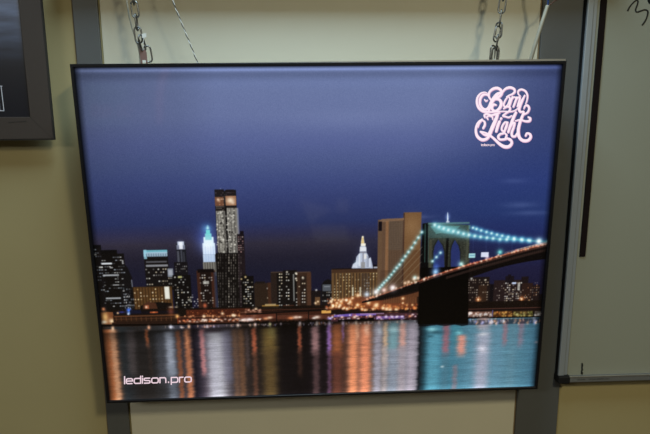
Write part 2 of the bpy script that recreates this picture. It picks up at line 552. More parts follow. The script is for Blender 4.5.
for x, a in ((218, .45), (220, .3), (222.4, .3), (225.6, .3), (228.5, .75), (230.8, .45), (233.2, .6), (235.2, .4), (238.4, .3), (240.6, .3)):
    for y in np.arange(254, 309, 2.6):
        if rs.rand() < .78: rect(x, y, x + .9, y + 2.0, (205, 195, 175), a * rs.uniform(.3, 1.1))
rect(213.6, 272, 216.6, 310, (44, 52, 74), .6)
# dark block right of it
rect(241, 276, 253.5, BASE, (15, 13, 14)); rect(243, 274.5, 247, 277, (24, 20, 18)); dot(245.5, 277, 1, (230, 200, 130)); dot(241.5, 279, .8, (230, 200, 130))
windows(242.5, 279, 253, 309, 2.0, 2.6, .5, WH, .75, .5, .3, 1, .5)
rect(254, 283, 268.5, BASE, (44, 32, 24)); rect(255, 281.5, 265, 283.5, (30, 24, 22)); windows(265, 286, 268, 305, 1.6, 5, .6, WH, .6, .3, .5, 1); rect(267.5, 282.5, 271, 309, (62, 38, 26))
# triple slabs
rect(270.6, 272, 283, BASE, (40, 30, 26)); rect(271, 271.6, 282.5, 272.6, (80, 62, 48), .7); rect(276.5, 273, 283, 308, (22, 18, 18))
rect(283, 270.2, 297, BASE, (22, 18, 18)); rect(296.5, 272, 311, BASE, (56, 38, 28)); rect(297, 271.6, 310.5, 272.6, (90, 66, 50), .7); rect(307, 273, 311, 310, (72, 46, 32))
rect(292.9, 274, 294.1, 301, (120, 122, 118)); rect(300, 276, 306, 309, (30, 22, 20), .7)
for y in np.arange(273.5, 308, 3.1):
    for x, p in ((279, .8), (281, .6), (286, .5), (288, .45), (296, .55), (302, .5), (304, .5), (298.6, .2)):
        if rs.rand() < p: rect(x, y, x + 1.3, y + 1.2, WH[rs.randint(3)], rs.uniform(.5, 1))
dot(296, 273.3, 1.1, (255, 245, 220)); dot(287, 272, .9, (240, 230, 210)); dot(296, 278.5, 1, (255, 245, 220)); dot(303, 278, 1.2, (235, 225, 200), .8)
rect(311, 290.5, 321, BASE, (26, 20, 22)); rect(315, 297, 320, 307, (95, 68, 44)); dot(316.3, 290, 1, (210, 210, 200)); dot(315.5, 303, 1.2, (255, 210, 160)); dot(318, 301.5, 1, (255, 210, 160))
poly([(321.5, 309), (321.5, 285), (324, 281), (328, 279), (333, 281), (333, 309)], (20, 18, 20)); rect(322.5, 284.4, 331, 291, (92, 98, 106), .8); rect(324, 286, 330, 287, (150, 155, 160), .6)
windows(322, 291, 332, 308, 2, 3, .35, WH, .6, .5, .3, .8)
rect(262, 305, 279, 309.5, (150, 110, 46)); rect(263, 306.6, 279, 308.4, (240, 215, 130)); rect(265, 303.8, 276, 305.6, (185, 160, 110), .8)
rect(283, 305, 294, 309, (90, 50, 34), .8)
# long classical building
rect(331.5, 268.8, 378.5, 306, (96, 70, 42)); rect(331.8, 268.5, 378.5, 272.5, (66, 44, 30)); rect(332, 268, 378.5, 269, (28, 20, 20))
for i, x in enumerate(np.arange(334, 378, 3.1)): rect(x, 273, x + 1.5, 303, (52, 38, 28), .75)
for x in np.arange(336.2, 378, 6.2): rect(x, 273, x + .8, 303, (150, 112, 68), .5)
windows(333, 273, 378, 302, 3.1, 3.2, .42, [(235, 225, 180), (220, 200, 140)], .34, .4, .3, 1)
rect(361, 273, 369, 295, (62, 50, 44), .5); windows(364, 273, 370, 293, 2, 3, .4, CO, .4, .4, .3, .7)
for x in (352, 359.5): rect(x, 287, x + 1.5, 296, (210, 205, 180), .8)
# white wedding-cake tower on it
poly([(351.5, 268.3), (353, 264), (356, 262), (357, 256), (359.5, 253), (359.8, 247), (360.6, 246), (361, 241), (362, 236), (363.4, 236), (364.2, 241), (365, 246), (366.2, 247), (366.6, 253), (368, 255), (368.6, 259), (370.5, 257), (372, 263), (373, 268.3)], (175, 185, 205))
poly([(361, 244), (362, 236.5), (363.2, 236.5), (364.3, 244)], (225, 195, 130)); dot(362.8, 237, .9, (255, 225, 160)); rect(361, 243.4, 365.6, 246, (240, 235, 220)); rect(360, 247, 366, 251, (225, 228, 235))
rect(359.6, 251.5, 366.8, 253, (120, 120, 130)); rect(362.6, 252, 363.6, 262, (120, 115, 120)); rect(358.6, 254, 360.4, 266, (225, 232, 240), .7)
rect(364, 254, 366.4, 259, (235, 232, 225), .8); rect(366.6, 256, 369, 267, (130, 135, 150), .5); rect(369.2, 258, 370.6, 267, (225, 232, 245), .7); rect(361, 262, 365, 268, (120, 112, 100), .6); dot(356.5, 263, 2.4, (150, 200, 215), .6); dot(354, 266, 1.6, (200, 215, 230), .6)
dot(363, 256, 6, (70, 85, 130), .3, ry=9); poly([(355.4, 268), (356.4, 255), (357.4, 268)], (205, 215, 230))
rect(373, 264.5, 378.6, 268.6, (22, 18, 28)); rect(373.5, 266.6, 378.5, 268.2, (200, 205, 215), .8)
# great slab
rect(378, 219.5, 404.5, 303, (98, 74, 54)); rect(403.8, 212.3, 421.5, 303, (112, 80, 50)); rect(403.4, 213, 404.8, 300, (62, 42, 34))
poly([(378, 222), (382, 219), (404, 218), (404, 220), (378, 223)], (120, 92, 70)); rect(378.5, 221.5, 382, 231, (22, 16, 22))
rect(385.8, 221, 388.6, 300, (138, 98, 66), .8); rect(382.4, 222, 385.4, 300, (92, 68, 52), .8)
for x in np.arange(390, 403.4, 1.7): rect(x, 221, x + .7, 300, (68, 52, 44), .8)
rect(389, 221, 403, 250, (92, 84, 74), .35)
for y in np.arange(222, 300, 2.2): rect(389, y, 403.5, y + .5, (60, 46, 40), .22)
dot(412, 226, 9, (150, 112, 74), .25, ry=12); rect(404, 250, 421, 300, (70, 42, 26), .35); rect(380, 270, 404, 300, (60, 36, 24), .3)

# --- right cluster, beyond the bridge
rect(468, 277, 489.5, 309, (30, 22, 22)); poly([(468, 281), (472, 276), (476, 280), (483, 281), (486, 278), (490, 284), (490, 309), (468, 309)], (32, 23, 22))
rect(478.5, 285, 487, 306, (58, 38, 26), .7); windows(468, 279, 489, 306, 2.2, 2.8, .42, [(230, 215, 190), (200, 180, 150)], .5, .45, .3, .85); dot(471.4, 278.6, 1.1, (190, 195, 190)); dot(485, 280, .9, (190, 190, 160))
rect(490, 284, 497, 309, (20, 16, 20)); rect(494, 280, 524, 309, (38, 27, 28)); rect(505.5, 276, 514, 284, (26, 20, 26)); rect(508, 274.5, 511, 280, (24, 18, 24))
rect(521.5, 276.5, 528.5, 290, (30, 22, 24)); rect(522, 283, 533, 309, (44, 28, 24)); rect(532, 285, 540, 309, (34, 24, 24)); rect(539, 294, 545, 309, (20, 16, 22))
windows(495, 282.5, 540, 306, 2.1, 2.6, .28, [(225, 215, 195), (190, 170, 140)], .5, .45, .25, .8)
windows(505, 282, 522, 304, 2.1, 2.6, .5, WH, .7, .5, .35, .95, .4); rect(512, 282.2, 516, 284, (190, 205, 235)); rect(517.6, 283, 520, 290, (205, 205, 195), .7)
windows(525, 284, 540, 304, 2.4, 3, .3, [(225, 150, 90)], .4, .4, .3, .8)
for x, y in ((478, 299.4), (521.4, 298.8)):
    line([(x, y), (x, y + 9)], .7, (190, 130, 80)); dot(x, y, 2.6, (230, 110, 40), .8); dot(x, y, 1.0, (255, 225, 180), 1)
dot(528.8, 301, 1.2, (255, 190, 120))

# --- the shore
def wl(x): return 327 - (x - 95) * .0222
for x in np.arange(88, 546, 3.0):
    rect(x, wl(x) - 17, x + 3.1, wl(x) + .5, (24, 16, 13), .94)
# left part
poly([(97, 312), (113, 312), (117, 324.5), (98, 325)], (120, 70, 40)); rect(96, 307, 106, 312.5, (36, 24, 24)); dot(103.5, 309, 1.6, (255, 150, 90)); dot(105, 317, 3, (245, 180, 100), .9, ry=5); dot(104, 322, 3, (255, 235, 200), 1, ry=1.8); dot(112, 321, 2.6, (255, 220, 170), .9, ry=2.5); dot(101, 323.4, 1.4, (255, 250, 230))
rect(113, 311, 178, 314, (20, 16, 22)); rect(113, 314.5, 178, 321.5, (44, 27, 18)); rect(114, 315.2, 178, 316.2, (96, 58, 34)); rect(114, 318.2, 178, 318.8, (84, 50, 30), .8); rect(112, 321.6, 178, 326.6, (40, 24, 17))
for x in np.arange(116, 176, 5): rect(x, 316.8, x + .5, 321, (130, 80, 45), .6)
dot(129, 310, 2.2, (60, 120, 255), 1); dot(129, 313, 1.5, (120, 170, 255), .9); dot(128.5, 314, .9, (230, 240, 255)); dot(118, 313, 1, (250, 200, 140)); dot(122, 312, 3, (30, 40, 130), .8, ry=1); rect(130, 310, 141, 313.5, (18, 20, 40))
rect(150, 311.5, 158, 313, (180, 80, 36), .8); dot(154, 312.2, 1.6, (210, 90, 50), .8, ry=.7)
dot(171, 307, 2, (200, 180, 150), .8, ry=.8); dot(176.5, 307, 1.5, (200, 180, 150), .8, ry=.8); dot(171, 311, 3, (140, 60, 30), .6, ry=5)
dot(177.5, 316.3, 1.9, (255, 180, 100), 1); rect(177.5, 318, 180.5, 323.5, (150, 60, 28))
# red brick row and esplanade
rect(186, 309.5, 216, 315.5, (72, 31, 18)); rect(216, 308.5, 250, 315, (66, 29, 18)); rect(178, 316, 330, 323, (62, 32, 22), .9)
for i in range(34):
    x = rs.uniform(187, 250); y = rs.uniform(310, 315); rect(x, y, x + .9, y + .9, (220, 120, 60), rs.uniform(.2, .8))
dot(205, 305.5, 2, (200, 90, 50), .9, ry=2.5); dot(190, 300, 1.5, (220, 220, 200), .6)
rect(178, 315.4, 262, 316.4, (150, 78, 50), .6); rect(178, 317.6, 300, 318.6, (60, 24, 20), .8)
for i in range(95):
    x = rs.uniform(179, 262); y = wl(x) - rs.uniform(3.0, 5.4); dot(x, y, rs.uniform(.7, 1.5), [(255, 190, 150), (255, 225, 205), (240, 110, 60), (255, 160, 120)][rs.randint(4)], rs.uniform(.35, .9), ry=.8)
for i in range(50):
    x = rs.uniform(183, 262); y = 316 + rs.uniform(-.8, 1); dot(x, y, rs.uniform(.6, 1.2), (255, 150, 90), rs.uniform(.2, .8))
for x, y in ((204, 316), (233, 315), (234.5, 315.5), (222.5, 313.4), (254.5, 314.5), (256, 309)): dot(x, y, 1.5, (255, 215, 170), .95)
dot(254.5, 316, 3, (255, 190, 140), .8)
line([(95, 325.2), (180, 324.4), (330, 322.2)], 1.8, (8, 6, 7), .92)
# elevated road
poly([(240, 310), (330, 308), (330, 314), (240, 315)], (60, 30, 20)); line([(247, 314.2), (290, 311.6), (345, 309.2), (420, 310)], 1.5, (16, 11, 12)); line([(240, 312.4), (290, 309.8), (330, 308.6)], .8, (120, 80, 60), .7)
line([(258, 311.5), (285, 310.4), (325, 309)], 1.2, (26, 16, 14))
for i in range(16): dot(rs.uniform(245, 262), rs.uniform(309, 312), 1, (230, 160, 130), .5)
rect(276, 312, 277, 322, (20, 12, 12)); rect(308, 311, 309, 321, (20, 12, 12))
for x0, x1, c in ((240, 276, (92, 46, 32)), (277, 308, (86, 46, 32)), (309, 331, (84, 44, 32))): rect(x0, 314.5, x1, 318.6, c, .85)
for x, y, r, c in ((270, 317.5, 2.6, (255, 210, 170)), (296, 317.2, 3.2, (255, 215, 190)), (300, 317, 2, (255, 230, 205)), (317, 317, 3.2, (255, 235, 215)), (314, 318, 2, (235, 235, 225)), (250, 319.5, 4, (240, 225, 230)), (244, 320, 4, (240, 200, 190)), (266, 318.5, 3, (240, 150, 100)), (291, 318, 3, (250, 130, 70)), (329.5, 318.5, 2.2, (140, 130, 255)), (328.5, 317, 1, (230, 225, 255))):
    dot(x, y, r, c, .85, ry=r * .5)
for x in np.arange(240, 420, 1.4): dot(x + rs.uniform(-1, 1), wl(x) - rs.uniform(.4, 1.6), rs.uniform(.9, 1.5), (10, 8, 8), .9, blend='mix')
rect(321.5, 310.2, 331, 313.2, (215, 160, 80)); 
# glow of approach streets
poly([(326, 311), (334, 300), (352, 297), (378, 296), (404, 291), (420, 290), (420, 309), (340, 309)], (84, 42, 25), .92)
dot(360, 303, 26, (120, 54, 24), .45, ry=6); dot(395, 306, 22, (110, 50, 24), .45, ry=5)
poly([(367, 299), (378, 296.5), (404, 290), (420, 287), (420, 291), (404, 296), (385, 300), (372, 301)], (24, 16, 16), .85)
poly([(405, 295), (420, 292), (420, 303), (382, 303), (384, 300)], (92, 56, 34), .75)
for x in np.arange(384, 418, 2.4): rect(x, 297, x + .5, 303, (140, 90, 55), .4)
for i in range(70):
    x = rs.uniform(326, 352); y = rs.uniform(299, 309); dot(x, y, rs.uniform(.6, 1.3), [(255, 150, 80), (255, 200, 150), (220, 90, 40)][rs.randint(3)], rs.uniform(.3, .95))
for i in range(80):
    x = rs.uniform(352, 419); y = rs.uniform(304, 311); dot(x, y, rs.uniform(.6, 1.3), [(255, 140, 60), (255, 190, 120), (220, 90, 40)][rs.randint(3)], rs.uniform(.3, .9))
for x, y, r in ((331, 301, 1.4), (337, 303, 1.3), (341, 301.5, 1.5), (346.5, 300, 1.5), (350, 302, 1.6), (352.5, 298, 1.3), (344, 308, 1.2), (340, 305, 1.6), (333, 306, 1.3), (357.5, 305, 1.5), (368.4, 302.6, 2), (376, 305.3, 2.2), (358, 295.3, 1.8), (362, 309, 1.3), (383, 308, 1.6), (386.5, 309, 1.8), (390, 310, 2), (396.5, 310, 1.8), (402.8, 298.4, 1.3), (402.8, 303, 1), (347, 309, 1.2), (365, 310, 1.3), (373, 309, 1.2)):
    dot(x, y, r * 1.7, (200, 80, 30), .6); dot(x, y, r, (255, 215, 165), .95)
# purple lit esplanade
rect(331, 313.5, 419, 320.6, (64, 36, 44)); poly([(334, 315), (352, 313.4), (376, 313.4), (376, 315), (334, 317)], (112, 90, 190), .85); rect(360, 313, 384, 314.2, (190, 150, 190), .6)
rect(376, 316, 404, 319, (110, 78, 150), .9); rect(331, 310.8, 419, 312.6, (30, 18, 20), .8); rect(352, 313.6, 356, 319, (150, 70, 50), .5)
for i in range(60):
    x = rs.uniform(332, 419); y = rs.uniform(314, 319.5); dot(x, y, rs.uniform(.6, 1.4), [(255, 190, 160), (210, 190, 255), (255, 120, 60), (235, 220, 235)][rs.randint(4)], rs.uniform(.3, .9), ry=.8)
for x, y, c in ((330.5, 318.3, (180, 170, 255)), (354.5, 317, (255, 240, 220)), (342, 317, (255, 200, 170)), (379, 317, (255, 170, 190)), (386, 316.7, (245, 215, 245)), (392, 316.7, (245, 215, 245)), (397, 316.5, (240, 215, 240)), (402, 316.5, (240, 220, 245)), (370, 315.5, (255, 200, 160)), (410, 316, (255, 150, 80))): dot(x, y, 1.7, c, .9, ry=1.3)
rect(338, 319.2, 374, 321.6, (8, 6, 8), .95); rect(360, 318, 365, 320, (10, 8, 8)); rect(368, 317.4, 374, 321, (12, 9, 9)); rect(374, 320.2, 418, 321.6, (110, 44, 30), .6)
# right shore
rect(467, 308, 545, 310, (26, 16, 16)); rect(467, 307.8, 545, 308.6, (100, 60, 48), .7)
for x0, x1, c in ((468, 492, (190, 130, 105)), (493, 512, (150, 82, 30)), (513, 533, (120, 96, 44)), (534.5, 543, (180, 165, 150))): rect(x0, 311, x1, 316.6, c, .5)
rect(467, 310.2, 545, 311.2, (40, 24, 20), .7)
for x0, x1, cs in ((468, 492, [(255, 235, 225), (255, 190, 160)]), (493, 512, [(255, 180, 80), (220, 110, 40)]), (513, 533, [(225, 220, 110), (255, 180, 80), (140, 160, 60)]), (534, 543, [(255, 245, 235)])):
    for i in range(int((x1 - x0) * 1.5)): dot(rs.uniform(x0, x1), rs.uniform(312, 316.5), rs.uniform(.6, 1.3), cs[rs.randint(len(cs))], rs.uniform(.4, .95))
for x in (469, 480, 485, 490.5): dot(x, 314.4, 1.3, (255, 245, 240), .9)
rect(467, 316.8, 545, 318.8, (10, 7, 10)); rect(492.2, 310, 493, 317, (120, 120, 210), .7); rect(467, 311, 468, 317, (190, 180, 220), .7)

# --- water
XP = np.linspace(0, 1, GW) * 0
xs_c = np.arange(GW)
# photo x (at row 360) for each grid column, linear inverse
pa, pb = cv(110, 360)[0], cv(530, 360)[0]
_px = np.arange(80, 561, 8.0)
X360 = np.interp(xs_c, [cv(x, 360)[0] for x in _px], _px)
base_w = ramp(X360, [(88, (40, 32, 28)), (104, (60, 45, 38)), (122, (34, 40, 44)), (140, (36, 33, 33)), (160, (42, 42, 44)), (176, (60, 62, 70)), (195, (26, 24, 34)), (206, (70, 60, 72)), (230, (62, 56, 62)), (245, (46, 38, 36)),
                     (262, (34, 28, 26)), (280, (22, 18, 20)), (300, (20, 16, 18)), (325, (26, 20, 24)), (345, (70, 46, 38)), (370, (90, 72, 66)), (395, (100, 116, 126)), (416, (120, 116, 126)),
                     (419, (20, 26, 32)), (424, (30, 62, 74)), (430, (66, 124, 146)), (450, (64, 118, 138)), (470, (80, 124, 144)), (500, (88, 132, 150)), (520, (78, 124, 144)), (533, (58, 100, 122)), (542, (46, 84, 104))])
j0 = int(cv(320, 322)[1])
for j in range(j0 - 40, GH):
    ypx = 322 + (j - j0) / (GH - 1 - j0) * 74
    edge = np.clip((j - np.array([cv(x, wl(x))[1] for x in (95, 540)])[0] * (1 - (xs_c / GW)) - cv(540, wl(540))[1] * (xs_c / GW)) + .5, 0, 1)[:, None]
    C[j] = C[j] * (1 - edge) + base_w * edge * (1.0)
colsW = [  # x, half-width, colour, strength, y from, y to, fade length
    (111, 8.0, (158, 88, 48), .92, 326, 400), (115.5, 3.2, (204, 150, 112), .75, 326, 400), (104, 3, (140, 82, 48), .4, 330, 400), (133, 5, (98, 84, 84), .5, 328, 372), (149, 1.8, (190, 95, 50), .75, 327, 342), (150, 2, (110, 70, 52), .4, 340, 372),
    (145, 10, (34, 31, 30), .8, 345, 400), (162, 5, (80, 84, 96), .5, 330, 380), (171, 4.8, (150, 158, 174), .95, 329, 372), (171, 4.5, (120, 130, 145), .5, 360, 400), (180, 2.6, (135, 76, 48), .85, 328, 400), (188.9, 3.6, (180, 108, 72), .95, 327, 400), (188.5, 1.2, (245, 160, 110), .5, 327, 345),
    (203.5, 2.6, (205, 125, 125), .85, 327, 372), (217, 10, (180, 180, 190), .98, 330, 400), (214, 5, (182, 180, 196), .5, 340, 400), (228, 5, (130, 130, 160), .4, 328, 380), (236, 3, (112, 80, 60), .7, 327, 400), (242, 3.4, (112, 76, 52), .8, 327, 400),
    (248, 2, (100, 82, 84), .4, 327, 365), (255, 2.4, (185, 92, 60), .9, 326, 352), (255, 2.6, (110, 66, 46), .6, 350, 400), (270, 7.5, (118, 94, 46), .95, 326, 350), (270, 7.5, (98, 76, 40), .85, 345, 400), (273, 4, (150, 138, 76), .5, 326, 336),
    (300, 2.0, (170, 84, 54), .85, 324, 350), (300, 2.6, (80, 48, 36), .5, 345, 375), (315.5, 4.0, (175, 128, 128), .85, 325, 352), (316, 3.6, (105, 74, 74), .6, 348, 400), (329.5, 2.4, (150, 105, 190), .9, 323, 352), (329.5, 2.2, (110, 72, 110), .6, 350, 400),
    (337, 5.5, (165, 90, 52), .9, 323, 356), (337, 5.0, (104, 56, 42), .85, 350, 400), (343, 1.4, (150, 110, 190), .5, 323, 340), (353, 5.5, (235, 142, 96), .98, 323, 400), (365, 6.0, (232, 138, 98), .98, 323, 400), (357, 2, (255, 190, 150), .5, 323, 340), (366.5, 2.5, (255, 215, 185), .6, 324, 334),
    (377.5, 4.4, (156, 152, 166), .95, 322, 400), (385, 2.6, (215, 175, 140), .9, 322, 365), (385, 3.4, (170, 156, 156), .8, 345, 400), (392.5, 5, (118, 165, 175), .9, 322, 352), (393, 6, (140, 148, 165), .8, 348, 400), (402, 3.6, (220, 160, 145), .9, 322, 350), (402, 5, (165, 152, 160), .85, 345, 400), (411, 5, (168, 158, 172), .95, 322, 400),
    (433, 6.5, (80, 148, 170), .95, 327, 400), (445, 3.6, (150, 96, 108), .9, 322, 356), (445, 4.5, (70, 112, 130), .6, 352, 400), (455, 5, (58, 130, 148), .8, 325, 345), (461, 5, (225, 145, 125), .95, 335, 356), (455.5, 2.8, (130, 112, 122), .7, 365, 395), (470, 6, (84, 138, 160), .7, 325, 400),
    (481, 6, (205, 160, 150), .9, 318, 330), (482, 8, (166, 166, 186), .85, 333, 400), (483, 6, (150, 160, 180), .6, 322, 340), (497, 6, (92, 140, 164), .7, 325, 400), (503, 2.6, (150, 108, 120), .75, 320, 346), (519, 3.2, (150, 112, 128), .75, 320, 348), (511, 4, (92, 134, 152), .5, 325, 400), (524, 6, (70, 122, 144), .5, 328, 400)]
rowpx = np.array([66 + j / (GH - 1) * 0 for j in range(GH)])
yA = cv(320, 322)[1]; yB = cv(320, 394)[1]
ROWY = 322 + (np.arange(GH) - yA) / (yB - yA) * 72          # photo row at x=320
for (x, hw, c, a, ya, yb) in colsW:
    sh = (x - 320) * .018
    wx_ = np.exp(-np.abs((X360 - x) / hw) ** 2.6)
    r = ROWY - sh
    wy_ = np.clip((r - (ya - .5)) / 3.0, 0, 1) * np.clip((yb + 4 - r) / 8.0, 0, 1)
    wy_ = np.where(r < wl(x) + .4, 0, wy_)
    w = (wy_[:, None] * wx_[None, :] * a)[..., None].astype(np.float32)
    cc = col3(c); cc = (cc * .93 + cc.mean() * .07) * 1.0
    C[:] = C * (1 - w) + cc * w
# broken highlights where the lights first touch the water
for i in range(150):
    x = rs.uniform(160, 540)
    if 417 < x < 468: continue
    c = [(255, 200, 160), (235, 215, 220), (255, 160, 110), (200, 190, 240)][rs.randint(4)]
    dot(x, wl(x) + rs.uniform(.8, 2.6), rs.uniform(.5, 1.3), c, rs.uniform(.15, .8), ry=rs.uniform(.5, 1.6))
for x, c in ((113, (255, 200, 150)), (149, (255, 170, 120)), (171, (210, 215, 230)), (189, (255, 190, 140)), (255, (255, 200, 160)), (238, (240, 210, 190)), (270, (235, 225, 160)), (300, (255, 220, 200)), (329.5, (240, 220, 255)), (343, (220, 200, 250)), (356, (255, 220, 190)), (317, (255, 230, 215)), (402, (255, 210, 190)), (379, (255, 200, 190))):
    dot(x, wl(x) + 1.6, 1.5, c, .9, ry=2.2)
rect(467, 319, 545, 324, (14, 14, 26), .55)
for i in range(46):
    x = rs.uniform(468, 542); dot(x, 320.5 + rs.uniform(-1, 3), rs.uniform(.7, 1.6), [(255, 190, 150), (235, 225, 245), (255, 160, 90), (110, 130, 235)][rs.randint(4)], rs.uniform(.3, .9), ry=1.8)
dot(432, 329.5, 5, (120, 205, 210), .7, ry=2.6); dot(458.5, 332.5, 4, (110, 190, 195), .6, ry=2.4); dot(483, 334, 5, (205, 215, 225), .7, ry=2); dot(482, 349, 4.5, (215, 200, 220), .6, ry=4.5); dot(442.5, 366.5, 2.0, (200, 215, 215), .7, ry=1.3)
dot(394, 329, 6, (150, 205, 210), .55, ry=3); dot(380, 331, 3, (150, 185, 205), .5, ry=4); dot(436, 332, 9, (8, 30, 40), .5, ry=2.2, blend='mix'); dot(430, 336, 4, (20, 50, 60), .5, ry=1.5, blend='mix')
poly([(418.5, 321), (468, 321), (468, 325), (462, 326), (455, 324.6), (445, 326), (437, 325), (424, 326.4), (418.5, 326)], (10, 10, 14), .8)
dot(536.5, 342, 2.2, (190, 150, 160), .6, ry=1.4)
# ripples across the water
rip = np.zeros((GH, GW), np.float32)
yr = ROWY[:, None] - (X360[None, :] - 320) * -.018
ph = rs.uniform(0, 6.28, 12)
for q, (fy, fx, am) in enumerate(((2.9, .05, .014), (4.3, -.08, .014), (1.1, .03, .018), (.63, -.02, .02), (7.7, -.21, .012))):
    rip += am * np.sin(yr * fy + X360[None, :] * fx + ph[q] + 1.2 * np.sin(X360[None, :] * .07 + ph[q + 5]))
nz = rs.normal(0, 1, (GH, GW)).astype(np.float32)
nz = (nz + np.roll(nz, 1, 1) + np.roll(nz, 2, 1) + np.roll(nz, 3, 1)) / 2
wm = np.clip((yr - 326) / 8, 0, 1)
nl = rs.normal(0, 1, (GH, GW // 12 + 2)).astype(np.float32).repeat(12, 1)[:, :GW]
for q in (3, 6, 9, 12): nl = (nl + np.roll(nl, q, 1)) / 1.5
shade = np.interp(ROWY[:, None] - (327 - (X360[None, :] - 95) * .0222 - (327 - 5 - 327)) * 0 - np.array([wl(x) for x in X360])[None, :], [-1, 1, 5, 12, 40], [1, .55, .68, .9, 1]).astype(np.float32)
shade = 1 - (1 - shade) * np.interp(X360, [410, 425, 470, 540], [1, .3, .5, .8])[None, :]
C *= shade[..., None]
C *= (1 + (rip * 1.0 + nz * .030 + nl * .022) * wm)[..., None]
# ragged sides of the light columns
for j in range(j0 + 10, GH):
    s = int(round(.9 * math.sin(j * .23) + .6 * math.sin(j * .61 + 1) + rs.uniform(-.6, .6)))
    if s: C[j] = np.roll(C[j], s, 0)

# --- bridge
TW = (9, 7, 8)
# stone tower above the deck
poly([(423, 223.5), (428, 222.6), (469.3, 225), (469.2, 268), (468.5, 280), (420.5, 284), (421, 250)], (48, 50, 42))
poly([(428, 223), (469.3, 225), (469.2, 238), (429, 238)], (58, 80, 78), .7)
for i in range(420):
    x = rs.uniform(429, 469); y = rs.uniform(225, 272); rect(x, y, x + rs.uniform(.8, 2.2), y + .8, (96, 100, 82) if rs.rand() < .45 else (34, 36, 32), rs.uniform(.15, .5))
poly([(422.4, 223.6), (428.4, 223), (428.0, 284), (419.5, 284)], (12, 12, 14)); line([(425.2, 224.5), (424.6, 262)], .8, (60, 92, 84), .8); line([(428.6, 226), (428.2, 262)], .9, (80, 100, 88), .7)
for xa in (0, 1):
    P = [(433.2, 278), (433.4, 252), (434.6, 246), (438.2, 239.6), (442.2, 245.5), (444.0, 252), (444.4, 276)] if xa == 0 else [(450.6, 273), (450.8, 251), (452.0, 245.6), (454.8, 239.8), (458.4, 246), (459.8, 252), (460, 270)]
    poly([(p[0] + (1.2 if p[0] > 440 and xa == 0 or p[0] > 456 else -1.2), p[1] - .8) for p in P], (30, 32, 28), .8)
    poly(P, (36, 46, 98))
rect(446.2, 238, 448.8, 274, (14, 12, 12), .85); rect(428, 222.4, 469.5, 224.2, (84, 124, 122), .8); rect(467, 226, 469.4, 262, (84, 88, 70), .5); rect(429.5, 240, 432, 270, (76, 74, 56), .6)
poly([(430, 226), (460, 226), (452, 234), (440, 233), (436, 234)], (96, 168, 168), .45)
dot(446, 230, 18, (70, 150, 156), .32, ry=8); dot(466, 236, 12, (60, 140, 160), .25, ry=4)
# spire far behind
poly([(446.8, 222), (447.1, 214), (447.5, 211.5), (448, 214), (448.3, 222)], (205, 225, 245)); dot(447.6, 217, 2.2, (120, 150, 230), .6, ry=3.5); rect(446, 221, 449.4, 222.8, (200, 210, 225), .7)
# deck
deck_top = crom([(362, 301), (380, 295), (404, 286.4), (419, 281), (435.4, 275), (470, 264.2), (500, 255.8), (525, 249), (548, 243.4), (556, 241.6)], 6)
deck_bot = crom([(362, 303), (380, 299.5), (404, 293.6), (419, 290.4), (440, 285.5), (470, 277.4), (500, 267.6), (525, 262), (548, 258.6), (556, 257)], 6)
poly([tuple(p) for p in deck_top] + [tuple(p) for p in deck_bot[::-1]], (17, 13, 13))
poly([(420, 268), (469, 266), (468.6, 270), (468, 323.6), (417.5, 324.2), (419, 284)], TW)
poly([tuple(p) for p in deck_top[18:]] + [(p[0], p[1] + 2.6) for p in deck_top[18:][::-1]], (74, 42, 34), .9)
poly([(p[0], p[1] + 5) for p in deck_top[26:]] + [(p[0], p[1] + 7.5) for p in deck_top[26:][::-1]], (46, 32, 28), .8)
for x in np.arange(470, 552, 2.0): line([(x, 263.6 - (x - 470) * .255 + 2), (x, 263.6 - (x - 470) * .255 + 6)], .5, (90, 66, 54), .4)
line([tuple(p) for p in deck_top[22:]], 1.5, (190, 92, 60), .75); line([tuple(p) for p in deck_top[:24]], 1.3, (150, 80, 56), .7)
line([(p[0], p[1] - 1.5) for p in deck_top[40:]], 1.0, (200, 170, 140), .6)
for i in range(130):
    p = deck_top[rs.randint(20, len(deck_top))]; dot(p[0] + rs.uniform(-2, 2), p[1] + rs.uniform(-1.2, 1.0), rs.uniform(.5, 1.1), [(255, 150, 100), (255, 215, 180), (240, 100, 70)][rs.randint(3)], rs.uniform(.3, .95))
for i in range(34):
    p = deck_top[rs.randint(2, 18)]; dot(p[0] + rs.uniform(-1, 1), p[1] + rs.uniform(-1.5, .5), rs.uniform(.5, 1.1), [(255, 150, 100), (255, 215, 180)][rs.randint(2)], rs.uniform(.3, .9))
for x, y in ((393, 287.5), (405, 283), (408.5, 282), (414, 279), (418, 278)): dot(x, y, 1.7, (255, 205, 170), .9)
for x in np.arange(505, 548, 1.5): line([(x, 255 - (x - 503) * .262), (x, 252.6 - (x - 503) * .262)], .5, (220, 200, 170), .6)
# suspension wires
for a_, b_ in (((422, 254), (394, 284)), ((421, 262), (401, 283)), ((422, 247), (386, 287))): line([a_, b_], .6, (170, 160, 130), .4)
for (xa, ya, xb, yb) in ((473, 236, 473, 262), (486, 238, 486, 259), (499, 240, 499, 255), (512, 240, 512, 252)): line([(xa, ya), (xb, yb)], .4, (70, 90, 150), .35)
# signs beyond the deck
rect(468.8, 253.4, 475.2, 257.8, (165, 215, 220)); rect(469.4, 255, 474.6, 255.8, (70, 120, 160), .7)
rect(481, 252.2, 488.6, 257, (215, 220, 240)); dot(487, 257.5, 2.2, (245, 200, 215), .8, ry=1.8)
